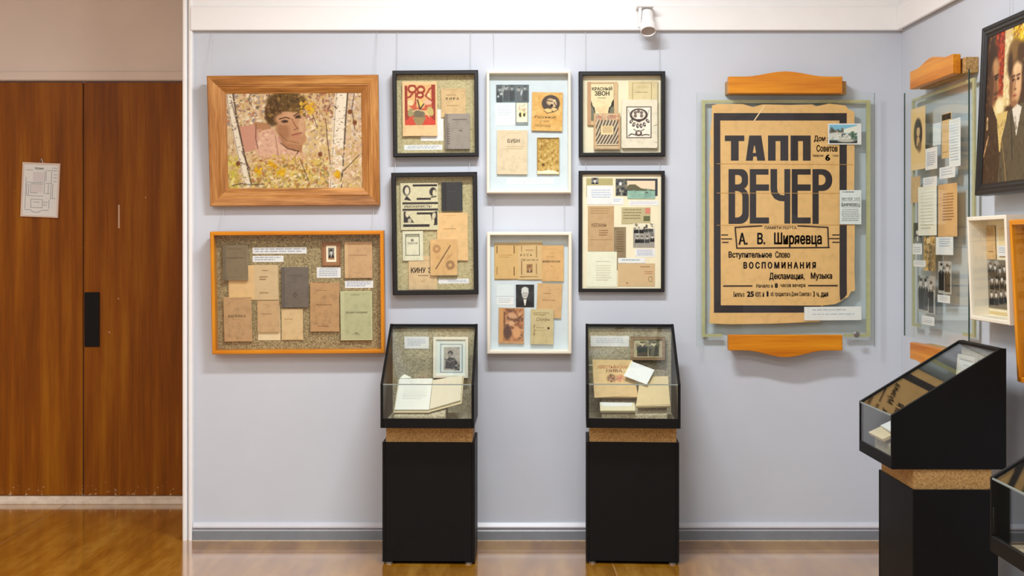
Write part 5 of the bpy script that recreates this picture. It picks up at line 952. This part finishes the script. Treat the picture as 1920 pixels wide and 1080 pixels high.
pr = Print(); RED, DK = (160, 84, 56), (96, 70, 50)
pr.text('КРЕСТЬЯНСКАЯ', .1, .1, .86, .2, RED, .01).text('НИВА', .3, .22, .7, .31, RED, .02)
c = Canvas(40, 26, (202, 168, 112)); c.ell(.3, .5, .26, .4, (110, 84, 66), .2, .5, .8); c.ell(.72, .5, .24, .36, (190, 120, 90), 0, .5, .8); c.dabs(40, .1, .1, .9, .9, [(96, 70, 54), (206, 160, 120), (176, 100, 76)], (.04, .09))
pr.art(c, .3, .36, .74, .62); o = pr.build(p[1][0]-p[0][0], p[0][1]-p[1][1], 0, root); o.location = ((p[0][0]+p[1][0])/2, 0, (p[0][1]+p[1][1])/2)
quad_block(mp, [sr(84, 405), sr(200, 402), sr(200, 414), sr(84, 415)], .002, 'paper_tab', paper((226, 206, 160), .05), root, .012)
root = empty('booklet', mp.M); tag(root, 'cream booklet at lower right beside the tan pamphlet', 'book')
quad_block(mp, [sr(508, 605), sr(755, 600), sr(772, 780), sr(482, 785)], .012, 'page_block', paper((204, 184, 140), .05), root, -.010)
quad_block(mp, [sr(520, 538), sr(752, 533), sr(770, 770), sr(488, 780)], .0012, 'cover', paper((206, 182, 134), .06), root, -.012)
root = empty('white_card', (mp.M@T(0, -.03, 0))); mc = Mount(root.matrix_world.copy()); tag(root, 'tilted blank white card lying over the tan pamphlet', 'card')
quad_block(mc, [sr(455, 396), sr(640, 465), sr(575, 588), sr(382, 516)], .003, 'card', paper((216, 217, 218), .02), root)
quad_block(mc, [sr(443, 385), sr(470, 400), sr(395, 515), sr(378, 515)], .0015, 'folded_edge', paper((228, 214, 176), .02), root, .003)
root = empty('booklet', lean(MR, .045, ZB0+.03, 50).M); ml = Mount(root.matrix_world.copy()); tag(root, 'low white booklet lying in front of the tan pamphlet', 'book')
quad_block(ml, [sr(178, 740), sr(470, 742), sr(478, 808), sr(182, 808)], .012, 'page_block', paper((206, 196, 160), .04), root, .001)
quad_block(ml, [sr(178, 738), sr(455, 742), sr(445, 772), sr(200, 772)], .001, 'cover', paper((212, 212, 208), .02), root)
# contents of the case by the right wall
mk3 = Mount(M3@T(0, CD-.03, 0))
x, z_ = -.06, ZB0+.315
root = empty('framed_photograph', M3@T(-.10, CD-.045, ZB0+.27)@RX(R(-5))); tag(root, 'white framed portrait standing inside the right wall case', 'framed photograph')
fw, fh = .18, .24
rails(fw, fh, [(0, .014), (0, .001), (.001, 0), (.015, .001), (.016, .003), (.016, .014)], (WHITEF, WHITEF), root)
box('mount_board', -fw/2+.015, fw/2-.015, .006, .011, -fh/2+.015, fh/2-.015, paper((224, 224, 214), .03), root, bev=0)
Print().art(portrait_photo(26, 36, (190, 190, 184), (60, 60, 60), (50, 46, 44)), .3, .3, .72, .75).rows(.3, .15, .72, .18, 1, (120, 120, 116), 3).build(fw, fh, .006, root, 'photograph')
def lying_booklet(M, x, y, z0, rot, w, h, t, c1, c2, label, wedge=0):
    root = empty('booklet', M@T(x, y, z0)@RZ(R(rot))@RX(R(wedge))); tag(root, label, 'book')
    box('page_block', -w/2+.001, w/2-.002, -h/2+.002, h/2-.002, .001, t-.0005, paper(c2, .03), root, bev=0)
    box('cover', -w/2, w/2, -h/2, h/2, 0, .001, paper(c1, .06), root, bev=0)
    top = box('front_leaf', -w/2+.002, w/2, -h/2, h/2, t-.0004, t+.0006, paper(c2, .02), root, bev=0)
    return root
support(M3, -.17, .06, .05, .22, ZB0+.0195, ZB0+.138, ZB0+.06, 'chipboard wedge under the white booklet in right wall case')
lying_booklet(M3, -.085, .122, ZB0+.112, 0, .19, .20, .010, (206, 176, 118), (220, 200, 152), 'tan booklet under the white one in right wall case', 25)
lying_booklet(M3, -.075, .145, ZB0+.1365, -4, .17, .17, .008, (214, 204, 170), (232, 231, 224), 'white booklet lying on the tan one in right wall case', 25)
lying_booklet(M4, .05, .14, ZB0+.020, 12, .16, .2, .03, (214, 196, 140), (232, 222, 180), 'cream booklet inside the lower right corner case')
md = lean(M4, .22, ZB0+.06, 40)
root = empty('document', M4@T(-.08, .21, ZB0+.12)@RX(R(-48))); tag(root, 'tan document leaning inside the lower right corner case', 'document')
box('sheet', -.075, .075, 0, .001, -.11, .11, paper((196, 166, 118), .08), root, bev=0); Print().rows(.1, .1, .9, .5, 6, (120, 96, 64), 5, .4).build(.15, .22, 0, root)
# ------------------------------------------------------------------ spotlight on the cornice
xs, zs = Mount(BW).loc(1214, 40, -.10)
sp = empty('spotlight', T(xs, -.10, zs)); tag(sp, 'small white cylinder spotlight clipped to the back cornice', 'spotlight')
LW = plain('white_lamp_enamel', (240, 240, 240), .3, .01)
tilt = RX(R(-32))
o = lathe('lamp_body', [(.012, .062), (.026, .060), (.030, .052), (.031, -.02), (.0375, -.024), (.0375, -.064), (.0345, -.066), (.033, -.058)], LW, sp, None, 32); o.matrix_local = tilt
o = lathe('lens', [(.033, -.060), (.020, -.0615), (.001, -.062)], plain('dull_lens', (176, 166, 164), .3, .05, 60), sp, None, 32); o.matrix_local = tilt
prism('bracket', [(-.046, -.03), (-.036, -.03), (-.030, .03), (-.030, .075), (-.040, .075), (-.046, .03)], -.012, .012, 'y', LW, sp, bev=.001)
rod('swivel_pin', (-.04, 0, 0), (-.028, 0, 0), .006, LW, sp, 10)
box('clip_plate', -.05, .03, -.02, .069, .068, .080, LW, sp)
